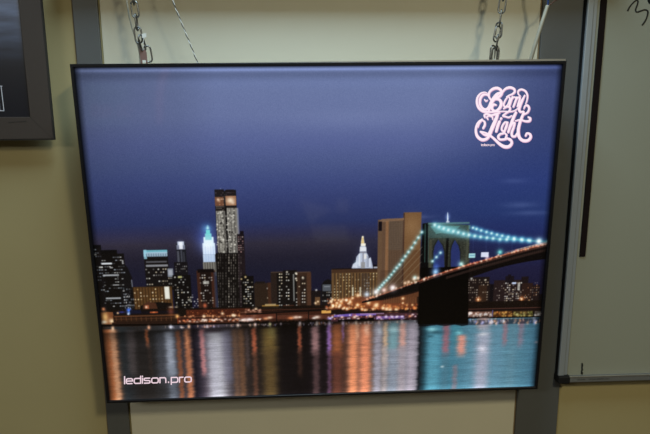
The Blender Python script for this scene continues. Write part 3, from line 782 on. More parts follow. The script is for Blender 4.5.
# cables and their lamps
near = [(434.6, 225), (439, 226.9), (443.6, 228.5), (448.3, 230), (453.2, 231.3), (458.1, 232.4), (463.4, 233.8), (468.8, 234.9), (474.6, 236), (480.5, 236.9), (486.8, 237.7), (493, 238.4), (499.8, 239.3), (506.6, 239.4), (514, 239.4), (522, 239.9), (529.7, 240.7), (538.7, 241.2), (547.5, 241.5)]
far = [(472.8, 227.8), (476.4, 229), (481, 230.5), (486.3, 232), (491.4, 233.3), (496.8, 234.7), (502, 235.8), (508, 237), (513.8, 238.3), (521, 239.4), (528, 240.2)]
left = [(421.8, 232.2), (418.3, 237.6), (414.8, 242.7), (411.6, 247.7), (408.4, 252), (405.3, 256.3), (402.4, 260.3), (399.5, 264.6), (396.6, 267.8), (394, 271.2), (391.3, 274.6), (388.8, 277.5), (386.5, 280.2), (384, 282.7), (382, 285), (379.8, 287.4), (377.9, 289.7)]
inner = [(440.4, 252.7), (436.3, 257.1), (432.4, 261.2)]
line(near, 7, (38, 100, 140), .42, 'screen', True); line(near, 1.6, (70, 150, 160), .7); line(far, 5, (34, 104, 150), .5, 'screen', True); line(far, 1.2, (70, 140, 165), .7)
line(left, 5, (24, 60, 64), .35, 'screen', True); line(left, 1.3, (52, 96, 92), .8); line(inner, 1.0, (60, 100, 140), .6)
rect(468.5, 225, 470.5, 229, (90, 150, 150), .6)
for L_, r in ((near, 1.55), (far, 1.2), (left, 1.35), (inner, 1.3)):
    for x, y in L_:
        rr = r * (.85 if L_ is left and y > 270 else 1)
        dot(x, y, rr * 1.9, (60, 150, 160), .62); dot(x, y, rr * .95, (195, 232, 234), 1)
for x, y, r, c in ((435.4, 271.9, 2.3, (130, 190, 255)), (461, 264, 1.9, (160, 240, 230)), (499.8, 252.2, 1.9, (90, 220, 200)), (376, 292, 2.2, (245, 250, 255)), (366.8, 294.4, 2.0, (170, 200, 230)), (414.8, 277.6, 1.6, (150, 225, 215)), (538.7, 241.2, 2.0, (230, 250, 245)), (392.5, 287.6, 2.2, (255, 225, 235)), (384, 290, 1.8, (255, 190, 180))):
    dot(x, y, r * 2, c, .45); dot(x, y, r, c, 1)
dot(436, 268, 3, (40, 80, 200), .6, ry=5)
rect(417, 296, 468, 322, TW, .6)
for ax0 in (0, 1): C = .22 * np.roll(C, 1, ax0) + .56 * C + .22 * np.roll(C, -1, ax0)
C = C * .97 + C.mean(-1, keepdims=True) * .03
lumi = C.mean(-1, keepdims=True)
C = C - .042 * np.clip(1 - lumi / .20, 0, 1) * np.clip(1.6 - (C[..., 2:3] - C[..., 0:1]) * 12, 0, 1)
# fabric grain of the print
C += (rs.normal(0, 1, (GH, GW, 1)) * .014).astype(np.float32)
C = np.clip(C, 0, 1)

lin = np.where(C <= .04045, C / 12.92, ((C + .055) / 1.055) ** 2.4).astype(np.float32)
nv = GW * GH
co = np.zeros((GH, GW, 3), np.float32)
co[..., 0] = np.linspace(IX0 - .0005, IX1 + .0005, GW)[None, :]
co[..., 1] = PD
co[..., 2] = np.linspace(IZ1 + .0005, IZ0 - .0005, GH)[:, None]
idx = np.arange(nv, dtype=np.int32).reshape(GH, GW)
quads = np.stack([idx[1:, :-1], idx[1:, 1:], idx[:-1, 1:], idx[:-1, :-1]], -1).reshape(-1, 4)
me = bpy.data.meshes.new('printed_panel')
me.vertices.add(nv); me.vertices.foreach_set('co', co.reshape(-1))
me.loops.add(quads.size); me.loops.foreach_set('vertex_index', quads.reshape(-1))
me.polygons.add(len(quads)); me.polygons.foreach_set('loop_start', np.arange(0, quads.size, 4, dtype=np.int32))
me.update(calc_edges=True)
ca = me.color_attributes.new('print', 'FLOAT_COLOR', 'POINT')
ca.data.foreach_set('color', np.concatenate([lin.reshape(-1, 3), np.ones((nv, 1), np.float32)], 1).reshape(-1))
m = bpy.data.materials.new('backlit_print'); m.use_nodes = True
nt = m.node_tree; p = nt.nodes['Principled BSDF']
at_ = nt.nodes.new('ShaderNodeAttribute'); at_.attribute_name = 'print'
p.inputs['Base Color'].default_value = (0.003, 0.003, 0.003, 1)
p.inputs['Roughness'].default_value = 0.06
p.inputs['Specular IOR Level'].default_value = 0.5
nt.links.new(at_.outputs['Color'], p.inputs['Emission Color'])
# LED strips along the top and bottom edge: the backlight is stronger next to them, weak at the two sides
tc = nt.nodes.new('ShaderNodeTexCoord'); sp = nt.nodes.new('ShaderNodeSeparateXYZ')
nt.links.new(tc.outputs['Object'], sp.inputs['Vector'])


def curve_node(src, stops):
    r = nt.nodes.new('ShaderNodeFloatCurve')
    c = r.mapping.curves[0]
    for i, (x, y) in enumerate(stops):
        if i < 2: c.points[i].location = (x, y)
        else: c.points.new(x, y)
    r.mapping.update()
    nt.links.new(src, r.inputs['Value'])
    return r.outputs['Value']


def mr_node(src, a, b_):
    n = nt.nodes.new('ShaderNodeMapRange'); n.inputs['From Min'].default_value = a; n.inputs['From Max'].default_value = b_
    nt.links.new(src, n.inputs['Value']); return n.outputs['Result']


def mth(op, a, b_=None):
    n = nt.nodes.new('ShaderNodeMath'); n.operation = op
    for i, v in enumerate((a, b_)):
        if v is None: continue
        if isinstance(v, (int, float)): n.inputs[i].default_value = v
        else: nt.links.new(v, n.inputs[i])
    return n.outputs[0]


dt = mth('SUBTRACT', IZ1, sp.outputs['Z']); db = mth('SUBTRACT', sp.outputs['Z'], IZ0)
ax_ = mth('SUBTRACT', IX1, mth('ABSOLUTE', sp.outputs['X']))
gq = mth('DIVIDE', mth('SUBTRACT', dt, .0045), .0045)
gt = mth('MULTIPLY', mth('POWER', 2.718, mth('MULTIPLY', mth('MULTIPLY', gq, gq), -1.0)), .95)
gw = mth('DIVIDE', mth('SUBTRACT', dt, .016), .011)
gt = mth('SUBTRACT', gt, mth('MULTIPLY', mth('POWER', 2.718, mth('MULTIPLY', mth('MULTIPLY', gw, gw), -1.0)), .30))
gb = mth('MULTIPLY', mth('POWER', 2.718, mth('MULTIPLY', db, -1 / .007)), 0.9)
et = mth('MINIMUM', mth('ADD', mth('MULTIPLY', dt, 1 / .0080), .04), 1.0)
es = mth('MINIMUM', mth('ADD', mth('MULTIPLY', ax_, 1 / .014), .05), 1.0)
st = mth('MULTIPLY', mth('MULTIPLY', mth('ADD', mth('ADD', gt, gb), 1.0), et), es)
nt.links.new(st, p.inputs['Emission Strength'])
me.materials.append(m)
pp = bpy.data.objects.new('printed_panel', me); COL.objects.link(pp); pp.parent = lb
tag(pp, 'glowing print of a city skyline and a stone arched bridge over water at night')

# ---- lettering on the print
M['letter'] = emat('backlit_lettering', rgb(238, 212, 222), 1.0)
M['letter2'] = emat('backlit_logo', rgb(252, 232, 244), 1.0)
M['letter3'] = emat('backlit_logo_shade', rgb(214, 170, 200), 1.0)


def ribbon(bm, pts, y, n=7, closed=False):
    """pts (px, py, width px) -> flat ribbon with swelling width on the panel"""
    P = crom(pts, n, closed)
    N = len(P)
    L = []; Rr = []
    for i in range(N):
        a = P[i - 1] if (i > 0 or closed) else P[i]
        c = P[(i + 1) % N] if (i < N - 1 or closed) else P[i]
        t = (c - a)[:2]; t = t / (np.linalg.norm(t) + 1e-9)
        nrm = np.array((-t[1], t[0])) * P[i][2] / 2
        l = onbox(P[i][0] + nrm[0], P[i][1] + nrm[1], y); r_ = onbox(P[i][0] - nrm[0], P[i][1] - nrm[1], y)
        L.append(bm.verts.new(l)); Rr.append(bm.verts.new(r_))
    for i in range(N if closed else N - 1):
        j = (i + 1) % N
        bm.faces.new((L[i], L[j], Rr[j], Rr[i]))
    for i in ((0, N - 1) if not closed else ()):       # round ends
        c0 = (L[i].co + Rr[i].co) / 2; rr = (L[i].co - Rr[i].co).length / 2
        ring = [bm.verts.new((c0.x + rr * math.cos(q * math.pi / 6), y, c0.z + rr * math.sin(q * math.pi / 6))) for q in range(12)]
        bm.faces.new(ring)


LOGO = [  # script strokes, tenths of a photo pixel from (470, 82): x, y, width
    [(175, 112, 8), (140, 95, 12), (95, 108, 16), (62, 150, 20), (56, 205, 22), (78, 258, 24), (125, 292, 22), (190, 298, 18), (260, 296, 14), (330, 290, 12), (400, 294, 12), (450, 284, 12), (482, 262, 10)],
    [(192, 150, 10), (162, 122, 16), (122, 122, 20), (92, 160, 22), (88, 212, 22), (112, 256, 22), (150, 272, 24), (182, 250, 28), (205, 205, 32), (236, 155, 34), (268, 118, 32), (300, 100, 22)],
    [(136, 170, 12), (150, 186, 14), (164, 178, 12)],
    [(202, 172, 16), (182, 140, 18), (186, 96, 20), (222, 62, 24), (268, 52, 26), (304, 70, 24), (318, 100, 22), (300, 132, 22), (262, 158, 18), (240, 176, 12)],
    [(250, 166, 16), (290, 170, 24), (310, 205, 28), (298, 250, 26), (262, 284, 22), (226, 280, 22), (212, 250, 24), (232, 222, 22), (256, 226, 16)],
    [(204, 205, 30), (190, 250, 28), (182, 280, 20)],
    [(372, 150, 14), (350, 182, 16), (336, 222, 16), (350, 244, 14), (376, 226, 14), (396, 182, 16), (400, 152, 14), (382, 142, 12)],
    [(322, 98, 14), (352, 62, 20), (398, 46, 24), (440, 58, 22), (452, 86, 20), (430, 112, 18), (392, 128, 14), (366, 142, 10)],
    [(428, 142, 16), (412, 184, 20), (396, 236, 18)],
    [(416, 180, 10), (440, 146, 14), (462, 148, 14)],
    [(474, 148, 18), (456, 196, 20), (438, 242, 18)],
    [(460, 190, 10), (486, 150, 14), (506, 152, 18), (494, 200, 20), (480, 240, 16)],
    [(556, 128, 14), (530, 180, 22), (508, 232, 24), (498, 272, 24), (512, 296, 20), (544, 292, 16)],
    [(494, 232, 10), (516, 196, 12), (538, 160, 12)],
    [(512, 136, 10), (488, 110, 14), (490, 80, 16), (524, 66, 18), (564, 84, 18), (584, 126, 17), (580, 176, 13), (566, 214, 10)],
    [(548, 262, 12), (560, 236, 16), (586, 230, 20), (602, 258, 20), (590, 296, 18), (560, 318, 14), (536, 328, 10)],
    [(336, 262, 14), (372, 244, 16), (402, 252, 18), (396, 284, 18), (358, 312, 16), (328, 336, 16), (356, 344, 16), (390, 352, 16), (420, 336, 12)],
    # lower word
    [(140, 350, 18), (134, 330, 18), (160, 318, 18), (206, 330, 18), (246, 322, 20), (292, 308, 14)],
    [(170, 372, 14), (160, 350, 14), (184, 338, 14), (216, 348, 14), (220, 372, 12)],
    [(270, 330, 26), (248, 388, 32), (220, 450, 34), (196, 502, 30), (168, 536, 22), (130, 530, 16), (98, 506, 12)],
    [(112, 372, 14), (78, 396, 18), (52, 438, 20), (44, 492, 22), (60, 546, 26), (104, 580, 28), (150, 576, 26), (182, 548, 22), (206, 508, 16)],
    [(122, 462, 20), (138, 430, 20), (134, 396, 18), (110, 386, 12), (84, 412, 12), (66, 452, 12)],
    [(94, 500, 18), (146, 512, 18), (196, 540, 20), (240, 576, 22), (290, 622, 26), (342, 652, 30), (392, 650, 28), (420, 616, 24), (408, 580, 20), (376, 566, 16)],
    [(292, 396, 24), (274, 440, 26), (258, 494, 24)],
    [(310, 362, 20), (306, 370, 20)],
    [(352, 400, 16), (326, 432, 18), (314, 474, 18), (332, 494, 16), (358, 470, 16), (372, 426, 18), (366, 400, 14)],
    [(376, 404, 18), (356, 460, 20), (336, 512, 18), (300, 524, 20), (278, 552, 22), (296, 578, 20), (340, 578, 20), (376, 570, 20), (402, 586, 18)],
    [(346, 514, 14), (366, 534, 18), (356, 560, 16)],
    [(464, 304, 22), (440, 352, 26), (412, 424, 26), (384, 502, 22)],
    [(404, 462, 10), (432, 416, 16), (452, 410, 18), (440, 456, 20), (420, 510, 22), (426, 544, 22), (456, 546, 20), (480, 512, 16)],
    [(546, 306, 20), (526, 352, 24), (500, 424, 26), (488, 492, 28), (500, 556, 28), (540, 590, 28), (590, 588, 26), (618, 556, 24), (610, 524, 22), (580, 516, 18), (566, 540, 18)],
    [(462, 388, 14), (510, 378, 16), (566, 392, 20), (606, 388, 22), (614, 362, 20), (594, 350, 16)],
]
for nm, mt, dx, dy, y, dw in (('logo_shadow', M['letter3'], 1.6, 2.4, PD - .0006, .35), ('logo_lettering', M['letter2'], 0, 0, PD - .0010, -.3)):
    b = bmesh.new()
    for q, s_ in enumerate(LOGO):
        ribbon(b, [(470 + (330 + (x - 330) * .955 + dx * 2) / 10, 82 + (340 + (yv - 340) * .975 + dy * 2) / 10, w / 10 * 1.12 + dw) for x, yv, w in s_], y - q * 4e-6)
    for f in b.faces: f.normal_update()
    tag(obj(nm, b, mt, lb), 'pale pink ornate script reading Born 2 Light' if nm == 'logo_lettering' else 'mauve second outline behind the script lettering')


GLY = {  # wide rounded lower-case strokes: unit box, x height 0..1, ascender 1.45
    'l': (0.14, [[(0.07, 0), (0.07, 1.42)]]),
    'i': (0.14, [[(0.07, 0), (0.07, 1.0)], [(0.07, 1.24), (0.07, 1.42)]]),
    'o': (1.3, [[(0.3, 0.03), (1.0, 0.03), (1.2, .15), (1.25, .5), (1.2, .85), (1.0, .97), (.3, .97), (.1, .85), (.05, .5), (.1, .15), (.3, .03)]]),
    'e': (1.25, [[(.07, .52), (1.2, .52), (1.16, .85), (.95, .97), (.3, .97), (.1, .85), (.05, .5), (.1, .15), (.3, .03), (1.12, .03)]]),
    'd': (1.3, [[(1.22, 0), (1.22, 1.42)], [(1.22, .97), (.3, .97), (.1, .85), (.05, .5), (.1, .15), (.3, .03), (1.22, .03)]]),
    's': (1.2, [[(1.1, .97), (.25, .97), (.07, .87), (.07, .64), (.25, .53), (.95, .5), (1.12, .38), (1.12, .14), (.95, .03), (.08, .03)]]),
    'n': (1.2, [[(.07, 0), (.07, 1.0)], [(.07, .97), (.85, .97), (1.08, .87), (1.13, .6), (1.13, 0)]]),
    'p': (1.3, [[(.07, -.38), (.07, 1.0)], [(.07, .97), (1.0, .97), (1.2, .85), (1.25, .5), (1.2, .15), (1.0, .03), (.07, .03)]]),
    'r': (.78, [[(.07, 0), (.07, 1.0)], [(.07, .8), (.2, .95), (.72, .97)]]),
    '.': (.5, [[(.24, .0), (.24, .16)]]),
    't': (.8, [[(.3, 1.3), (.3, .2), (.45, .03), (.75, .03)], [(0, .97), (.7, .97)]]),
    'a': (1.2, [[(.1, .97), (.95, .97), (1.12, .8), (1.12, 0)], [(1.12, .5), (.2, .5), (.05, .27), (.2, .03), (1.12, .03)]]),
    'm': (1.7, [[(.07, 0), (.07, 1)], [(.07, .97), (.7, .97), (.85, .8), (.85, 0)], [(.85, .97), (1.5, .97), (1.63, .8), (1.63, 0)]]),
}


def write(bm, text, x0, ybase, x1, ybase1, xh, sw, y, place, gap=.24):
    total = sum(GLY[c][0] for c in text) + gap * (len(text) - 1)
    sc = (x1 - x0) / total
    cx = 0; q = 0
    for ch in text:
        w, strokes = GLY[ch]
        for st_ in strokes:
            P = []
            for (u, v) in st_:
                fx = (cx + u) * sc
                bl = ybase + (ybase1 - ybase) * fx / (x1 - x0)
                P.append((x0 + fx, bl - v * xh))
            for (a, c) in zip(P[:-1], P[1:]):
                t = np.array(c) - np.array(a); t = t / (np.linalg.norm(t) + 1e-9); nn = np.array((-t[1], t[0])) * sw / 2
                e = t * sw * .28
                vs = [place(*(np.array(a) - e + nn), y - q * 3e-6), place(*(np.array(c) + e + nn), y - q * 3e-6), place(*(np.array(c) + e - nn), y - q * 3e-6), place(*(np.array(a) - e - nn), y - q * 3e-6)]
                bm.faces.new([bm.verts.new(v_) for v_ in vs]); q += 1
        cx += w + gap


b = bmesh.new(); write(b, 'ledison.pro', 124.2, 383.9, 191.6, 382.0, 5.2, 1.2, PD - .0008, onbox, .17)
tag(obj('caption_lettering', b, M['letter'], lb), 'pale pink wide lettering reading ledison.pro')
b = bmesh.new(); write(b, 'ledison.pro', 481.2, 145.9, 494.6, 145.9, 1.5, .42, PD - .0008, onbox)
tag(obj('small_lettering', b, M['letter'], lb), 'tiny pale lettering under the script')

# ------------------------------------------------------------------ chains
CY = 1.212


def link_mesh(L, W, r):
    b = bmesh.new()
    P = []
    h = L / 2 - W / 2
    for k in range(13): P.append((W / 2 * math.cos(math.pi * k / 12), 0, h + W / 2 * math.sin(math.pi * k / 12)))
    for k in range(13): P.append((-W / 2 * math.cos(math.pi * k / 12), 0, -h - W / 2 * math.sin(math.pi * k / 12)))
    tube(b, P, r, 8, True)
    me_ = bpy.data.meshes.new('link'); bmesh.ops.recalc_face_normals(b, faces=b.faces); b.to_mesh(me_); b.free()
    for p_ in me_.polygons: p_.use_smooth = True
    me_.materials.append(M['steel'])
    return me_


LK = link_mesh(0.0318, 0.0132, 0.00175)


def chain(px0, py0, px1, py1, label, turn0, phase):
    a = at(px0, py0, CY); bpt = at(px1, py1, CY)
    d = (bpt - a); d.normalize()
    e = empty('chain', a); tag(e, label, 'chain', 'hanging chains')
    pitch = 0.0248
    n = int((CEIL - 0.012 - a.z) / (d.z * pitch))
    sx = d.cross(Vector((0, 1, 0))).normalized()
    rr = random.Random(int(px0))
    for i in range(n + 1):
        c = d * (pitch * (i + .5) + phase)
        ang = turn0 + (math.pi / 2) * (i % 2) + rr.uniform(-.28, .28)
        o = bpy.data.objects.new('link', LK); COL.objects.link(o); o.parent = e
        zq = d.to_track_quat('Z', 'Y')
        o.rotation_mode = 'QUATERNION'
        from mathutils import Quaternion
        o.rotation_quaternion = zq @ Quaternion((0, 0, 1), ang) @ Quaternion((0, 1, 0), rr.uniform(-.06, .06))
        o.location = c
    return e, a, d


cl, aL, dL = chain(140.5, 52, 133.6, 0, 'galvanised steel chain holding the left side of the skyline picture', 0.25, -.004)
cr, aR, dR = chain(494.6, 60, 503.0, 0, 'galvanised steel chain holding the right side of the skyline picture', 1.15, -.002)
# spare end links bunched at the bottom of each chain
from mathutils import Quaternion


def extra(parent, base, px, py, Y, ang, tilt):
    o = bpy.data.objects.new('link', LK); COL.objects.link(o); o.parent = parent
    o.location = at(px, py, Y) - base
    o.rotation_euler = (0, tilt, ang)


extra(cl, aL, 148.0, 54, CY - .004, 0.2, -.12)
extra(cl, aL, 142.2, 43, CY - .008, 1.1, -.35)
extra(cr, aR, 492.6, 53.5, CY - .006, .5, .05)
extra(cr, aR, 497.2, 54, CY + .004, 1.2, -.03)
extra(cr, aR, 497.0, 34, CY - .006, .4, .25)

# dull red clip between left chain and the lightbox, with its white tag
e = empty('hanging_clip', at(143.5, 64, CY)); base = at(143.5, 64, CY)
tag(e, 'small dull red bracket gripping the left chain at the top edge of the picture', 'clip')
b = bmesh.new()


def pxq(bm, pts, Ya, Yb):
    P = [at(x, y, Ya) - base for x, y in pts]
    f = [bm.verts.new(p) for p in P]; g = [bm.verts.new((p.x, p.y + (Yb - Ya), p.z)) for p in P]
    n = len(P); bm.faces.new(f); bm.faces.new(g[::-1])
    for i in range(n): bm.faces.new((f[i], g[i], g[(i + 1) % n], f[(i + 1) % n]))


pxq(b, [(140.6, 60), (147, 60), (146.4, 52.5), (145, 50), (140.5, 48.5), (139.4, 51)], CY - .008, CY - .006)
pxq(b, [(140.8, 64.5), (142.2, 64.5), (142.4, 60), (140.6, 60)], CY - .008, CY - .006)
pxq(b, [(146, 64.5), (147.4, 64.5), (147, 60), (145.8, 60)], CY - .008, CY - .006)
obj('bracket', b, M['pink'], e)
b = bmesh.new(); pxq(b, [(142.4, 62.6), (145.8, 62.6), (145.8, 60.3), (142.4, 60.3)], CY - .0095, CY - .0085); obj('label_sticker', b, M['white'], e)
b = bmesh.new(); pxq(b, [(142, 38), (146.3, 37.2), (146, 33), (141.8, 34)], CY - .0095, CY - .0088); obj('white_tag', b, M['white'], e)
b = bmesh.new(); tube(b, [at(144, 37, CY - .009) - base, at(143, 43, CY - .010) - base, at(143.4, 50, CY - .0075) - base], .0006, 6); obj('tag_string', b, M['white'], e)


# ------------------------------------------------------------------ cables
def cable(name, pts, r, m_, label, n=8, parent=None):
    P = [Vector(q) for q in crom([tuple(at(x, y, Y)) for x, y, Y in pts], n)]
    b = bmesh.new(); base_ = P[-1] if parent is None else None
    tube(b, P, r, 8)
    return b


def up_to_ceiling(px, py, Y, px2, py2, Y2):
    a = at(px, py, Y); c = at(px2, py2, Y2); d = a - c
    return c


b = cable('c', [(118, -40, 1.235), (123, -18, 1.235), (126.6, 0, 1.235), (129.8, 19, 1.235), (134.4, 35, 1.235), (138.2, 47, 1.235), (140, 58, 1.235), (140.5, 68, 1.236)], .0016, None, '')
tube(b, [at(118, -40, 1.235), at(112, -120, 1.225), Vector((at(112, -120, 1.2).x - .03, 1.225, CEIL))], .0016, 8)
tag(obj('power_cable', b, M['cable'], smooth=True), 'thin ivory cable hanging beside the left chain', 'cable')

# twisted wire with black and white cores
e = empty('twisted_wire', at(198, 62, 1.215)); ba = at(198, 62, 1.215)
tag(e, 'thin black and white twisted wire slanting down behind the top of the picture', 'wire')
path = [Vector(q) for q in crom([tuple(at(x, y, 1.215)) for x, y in ((150, -80), (165, -25), (172.5, 0), (178, 14), (184, 29), (191, 46), (198, 64))], 26)]
P0 = path[0]
ext = [Vector((P0.x - .04 * (1 - q / 60), 1.215, P0.z + (CEIL - P0.z) * (1 - q / 60))) for q in range(60)]
path = ext + path
for sgn, mm, nm in ((0, 'cap', 'black_core'), (math.pi, 'white', 'white_core')):
    P = []
    acc = 0
    for i, q in enumerate(path):
        if i: acc += (path[i] - path[i - 1]).length
        a_ = acc / .011 * math.pi + sgn
        P.append(q - ba + Vector((math.cos(a_), math.sin(a_), 0)) * .0008)
    b = bmesh.new(); tube(b, P, .0008, 6); obj(nm, b, M[mm], e, smooth=True)

# thick mains cable on the right with its stripped cores
e = empty('mains_cable', at(531, 63, 1.235)); ba = at(531, 63, 1.235)
tag(e, 'thick ivory cable with stripped blue and brown cores beside the right chain', 'cable')


def loc_tube(pts, r, Y, nm, m_, extra_pts=()):
    P = [Vector(q) - ba for q in crom([tuple(at(x, y, yy_)) for x, y, yy_ in pts], 8)]
    for q in extra_pts: P.insert(0, Vector(q) - ba)
    b = bmesh.new(); tube(b, P, r, 10); return obj(nm, b, m_, e, smooth=True)


loc_tube([(547.6, 5.5, 1.225), (545.2, 13, 1.225), (541.6, 24, 1.225), (537.6, 37, 1.228), (533.6, 50, 1.232), (530, 64, 1.24), (529, 80, 1.25)], .0040, 0, 'sheath', M['cable'])
t1 = at(551, -60, 1.205)
loc_tube([(551, -60, 1.205), (550, -25, 1.205), (549.4, -8, 1.215), (548.4, 0, 1.222), (547.6, 6, 1.225)], .0018, 0, 'blue_core', M['blue'], [(t1.x, t1.y, CEIL)])
t2 = at(582, -60, 1.205)
loc_tube([(582, -60, 1.205), (571, -25, 1.205), (560, -4, 1.215), (554, 1.5, 1.222), (548.2, 6, 1.225)], .0013, 0, 'brown_core', M['brown'], [(t2.x, t2.y, CEIL)])
loc_tube([(546, -6, 1.222), (546.8, 2, 1.224), (547.4, 6, 1.225)], .0013, 0, 'grey_core', M['fade'])

# ------------------------------------------------------------------ whiteboard
WF = WALL - 0.029                                     # front of its rails
WB = WALL - 0.022                                     # writing surface
wo = at(563, 380, WF)
wbx0 = (at(588.9, 0, WF).x + at(557.8, 372, WF).x) / 2 + .001
rail = 0.0235
zt = at(570, 376.2, WF).z                              # top of tray rail
wb = empty('whiteboard', Vector((wbx0, WF, zt - .02))); o0 = Vector((wbx0, WF, zt - .02))
tag(wb, 'whiteboard with silver rails and black corner caps right of the skyline picture', 'whiteboard')
WW, WHH = 1.45, 1.15
b = bmesh.new(); box(b, rail - .004, WW - rail + .004, WB - WF, WALL - WF - .001, .012, WHH - .01); obj('writing_surface', b, M['board'], wb)
b = bmesh.new(); box(b, 0, rail * .62, 0, .008, .012, WHH, .0022); box(b, rail * .58, rail, .0035, .010, .012, WHH, .001); sr = obj('side_rail', b, M['alu_d'], wb)
b = bmesh.new(); box(b, .0005, rail, .0078, WALL - WF, .012, WHH, .001); obj('shaded_rail_side', b, M['cap'], sr)  # side of the rail, made black to stand for the shade along it
b = bmesh.new(); box(b, WW - rail, WW, 0, WALL - WF, .012, WHH, .002); obj('side_rail', b, M['alu_d'], wb)
b = bmesh.new(); box(b, 0, WW, 0, WALL - WF, WHH, WHH + rail, .002); obj('top_rail', b, M['alu_d'], wb)
TR = bmesh.new()
box(TR, 0.026, WW - .02, -.004, WALL - WF, .0045, .0195, .0018)
br = obj('bottom_rail', TR, M['rail_face'], wb)
b = bmesh.new(); box(b, 0.026, WW - .02, -.005, -.001, .0185, .0212, .0008); obj('rail_lip', b, M['alu'], br)
for x in (-.0015, WW - .024):
    b = bmesh.new(); box(b, x, x + .030, -.006, WALL - WF, .001, .0225, .004); obj('corner_cap', b, M['cap'], wb)


def onwb(Yp):
    def f(x, y, yy_=None):
        return at(x, y, Yp if yy_ is None else yy_) - o0
    return f


# faint maker's mark on the bottom rail: too faded to read
b = bmesh.new(); rr = random.Random(3)
fy = WF - .0044
for x in list(np.arange(577.5, 585, 1.15)) + list(np.arange(589, 609, 1.3)):
    y = 379.4 - (x - 577) * .03
    for s_ in range(2):
        x_ = x + s_ * .5; h = rr.uniform(.7, 1.7)
        vs = [at(x_, y + .9, fy) - o0, at(x_ + .32, y + .9, fy) - o0, at(x_ + .32, y + .9 - h, fy) - o0, at(x_, y + .9 - h, fy) - o0]
        b.faces.new([b.verts.new(v) for v in vs])
obj('faded_lettering', b, M['fade'], wb)


def ink(name, strokes):
    b = bmesh.new(); y = WB - .0006
    for s_ in strokes:
        P = crom(s_, 8); N = len(P); L = []; Q = []
        for i in range(N):
            t = (P[min(i + 1, N - 1)] - P[max(i - 1, 0)])[:2]; t = t / (np.linalg.norm(t) + 1e-9)
            nn = np.array((-t[1], t[0])) * P[i][2] / 2
            L.append(b.verts.new(at(P[i][0] + nn[0], P[i][1] + nn[1], y) - o0)); Q.append(b.verts.new(at(P[i][0] - nn[0], P[i][1] - nn[1], y) - o0))
        for i in range(N - 1): b.faces.new((L[i], L[i + 1], Q[i + 1], Q[i]))
    return obj(name, b, M['ink'], wb)


ink('marker_writing', [[(627.6, 11.2, 1.7), (629.5, 7.2, 1.5), (632.6, 3.4, 1.4), (636.0, .4, 1.5), (637.9, 1.2, 1.7), (637.2, 5.2, 1.5), (635.6, 9.8, 1.5), (636.8, 12.1, 1.5), (640.6, 11.0, 1.5), (645, 9.8, 1.5), (647.8, 11.4, 1.7), (647.2, 16.4, 1.6), (645, 21.4, 1.5), (642, 25.4, 1.6)]])
ink('marker_writing', [[(582.0, 363.0, 1.2), (582.3, 365.4, 1.9), (581.9, 368, 1.3), (582.3, 369.6, 1.9), (581.5, 371.4, 1.3), (581.9, 373.2, 2.3), (581.3, 374.2, 1.8)]])

# black magnetic strip standing against the left rail
sx0 = (at(597.9, 0, WB).x + at(578.9, 255, WB).x) / 2 + .003
sx1 = (at(606, 0, WB).x + at(585.3, 255, WB).x) / 2
sz = at(582, 256.6, WB - .003).z
mp = Vector(((sx0 + sx1) / 2, WB - .004, sz))
b = bmesh.new(); box(b, sx0 - mp.x, sx1 - mp.x, 0, .0038, 0, .74, .0008)
o = obj('magnetic_strip', b, M['strip']); o.location = mp
tag(o, 'long black magnetic strip stuck to the whiteboard beside its left rail', 'magnetic strip')
# round black magnet at the corner of the view
mg = at(651.5, -.5, WB)
b = bmesh.new(); bmesh.ops.create_cone(b, cap_ends=True, segments=32, radius1=.0095, radius2=.0085, depth=.006, matrix=Matrix.Rotation(math.pi / 2, 4, 'X'))
o = obj('magnet', b, M['cap']); o.location = (mg.x, WB - .0031, mg.z)
tag(o, 'round black magnet holding above the marker squiggle on the whiteboard', 'magnet')

# ------------------------------------------------------------------ framed print on the left
FY = WALL - 0.046
xr = (at(41.4, 0, FY).x + at(54.6, 138, FY).x) / 2 - .0025; zb = at(54.8, 139.2, FY).z
ir = (at(18.4, 0, FY).x + at(29.4, 116.5, FY).x) / 2; ib = at(15, 117.0, FY).z
FWd = xr - ir; FHt = ib - zb
PW, PH = .70, .95
po = Vector((xr - PW / 2, FY, zb))
pf = empty('framed_picture', po)
tag(pf, 'dark framed picture with a wide taupe border on the wall left of the skyline picture', 'picture')
b = bmesh.new()
for i, (cx, cz, sx, sz_) in enumerate([(-PW / 2, 0, 1, 1), (PW / 2, 0, -1, 1), (PW / 2, PH, -1, -1), (-PW / 2, PH, 1, -1)]): pass
prof = [(0, .0025), (.0012, 0), (FWd - .001, .0), (FWd, .0012), (FWd, .006), (0.004, .0098), (0, .0098)]
rings = [[b.verts.new((cx + sx * u, y, cz + sz_ * u * (FHt / FWd))) for (u, y) in prof] for cx, cz, sx, sz_ in [(-PW / 2, 0, 1, 1), (PW / 2, 0, -1, 1), (PW / 2, PH, -1, -1), (-PW / 2, PH, 1, -1)]]
for i in range(4):
    A, B = rings[i], rings[(i + 1) % 4]
    for k_ in range(len(prof)): b.faces.new((A[k_], B[k_], B[(k_ + 1) % len(prof)], A[(k_ + 1) % len(prof)]))
fr = obj('frame', b, M['taupe'], pf)
for z_ in (.22, .70):
    b = bmesh.new(); box(b, -.22, .22, .0098, .0458, z_, z_ + .03); obj('hanging_batten', b, M['taupe_d'], pf)
b = bmesh.new()                                        # dark outer lip and the mitre line
box(b, PW / 2, PW / 2 + .0009, .001, .0098, -.0012, PH); box(b, -PW / 2, PW / 2, .001, .0098, -.0018, 0)
obj('edge_lip', b, M['taupe_d'], fr)
b = bmesh.new()
A_, B_ = Vector((PW / 2 - FWd, -.0002, FHt)), Vector((PW / 2, -.0002, 0)); nn = (B_ - A_).cross(Vector((0, 1, 0))).normalized() * .0003
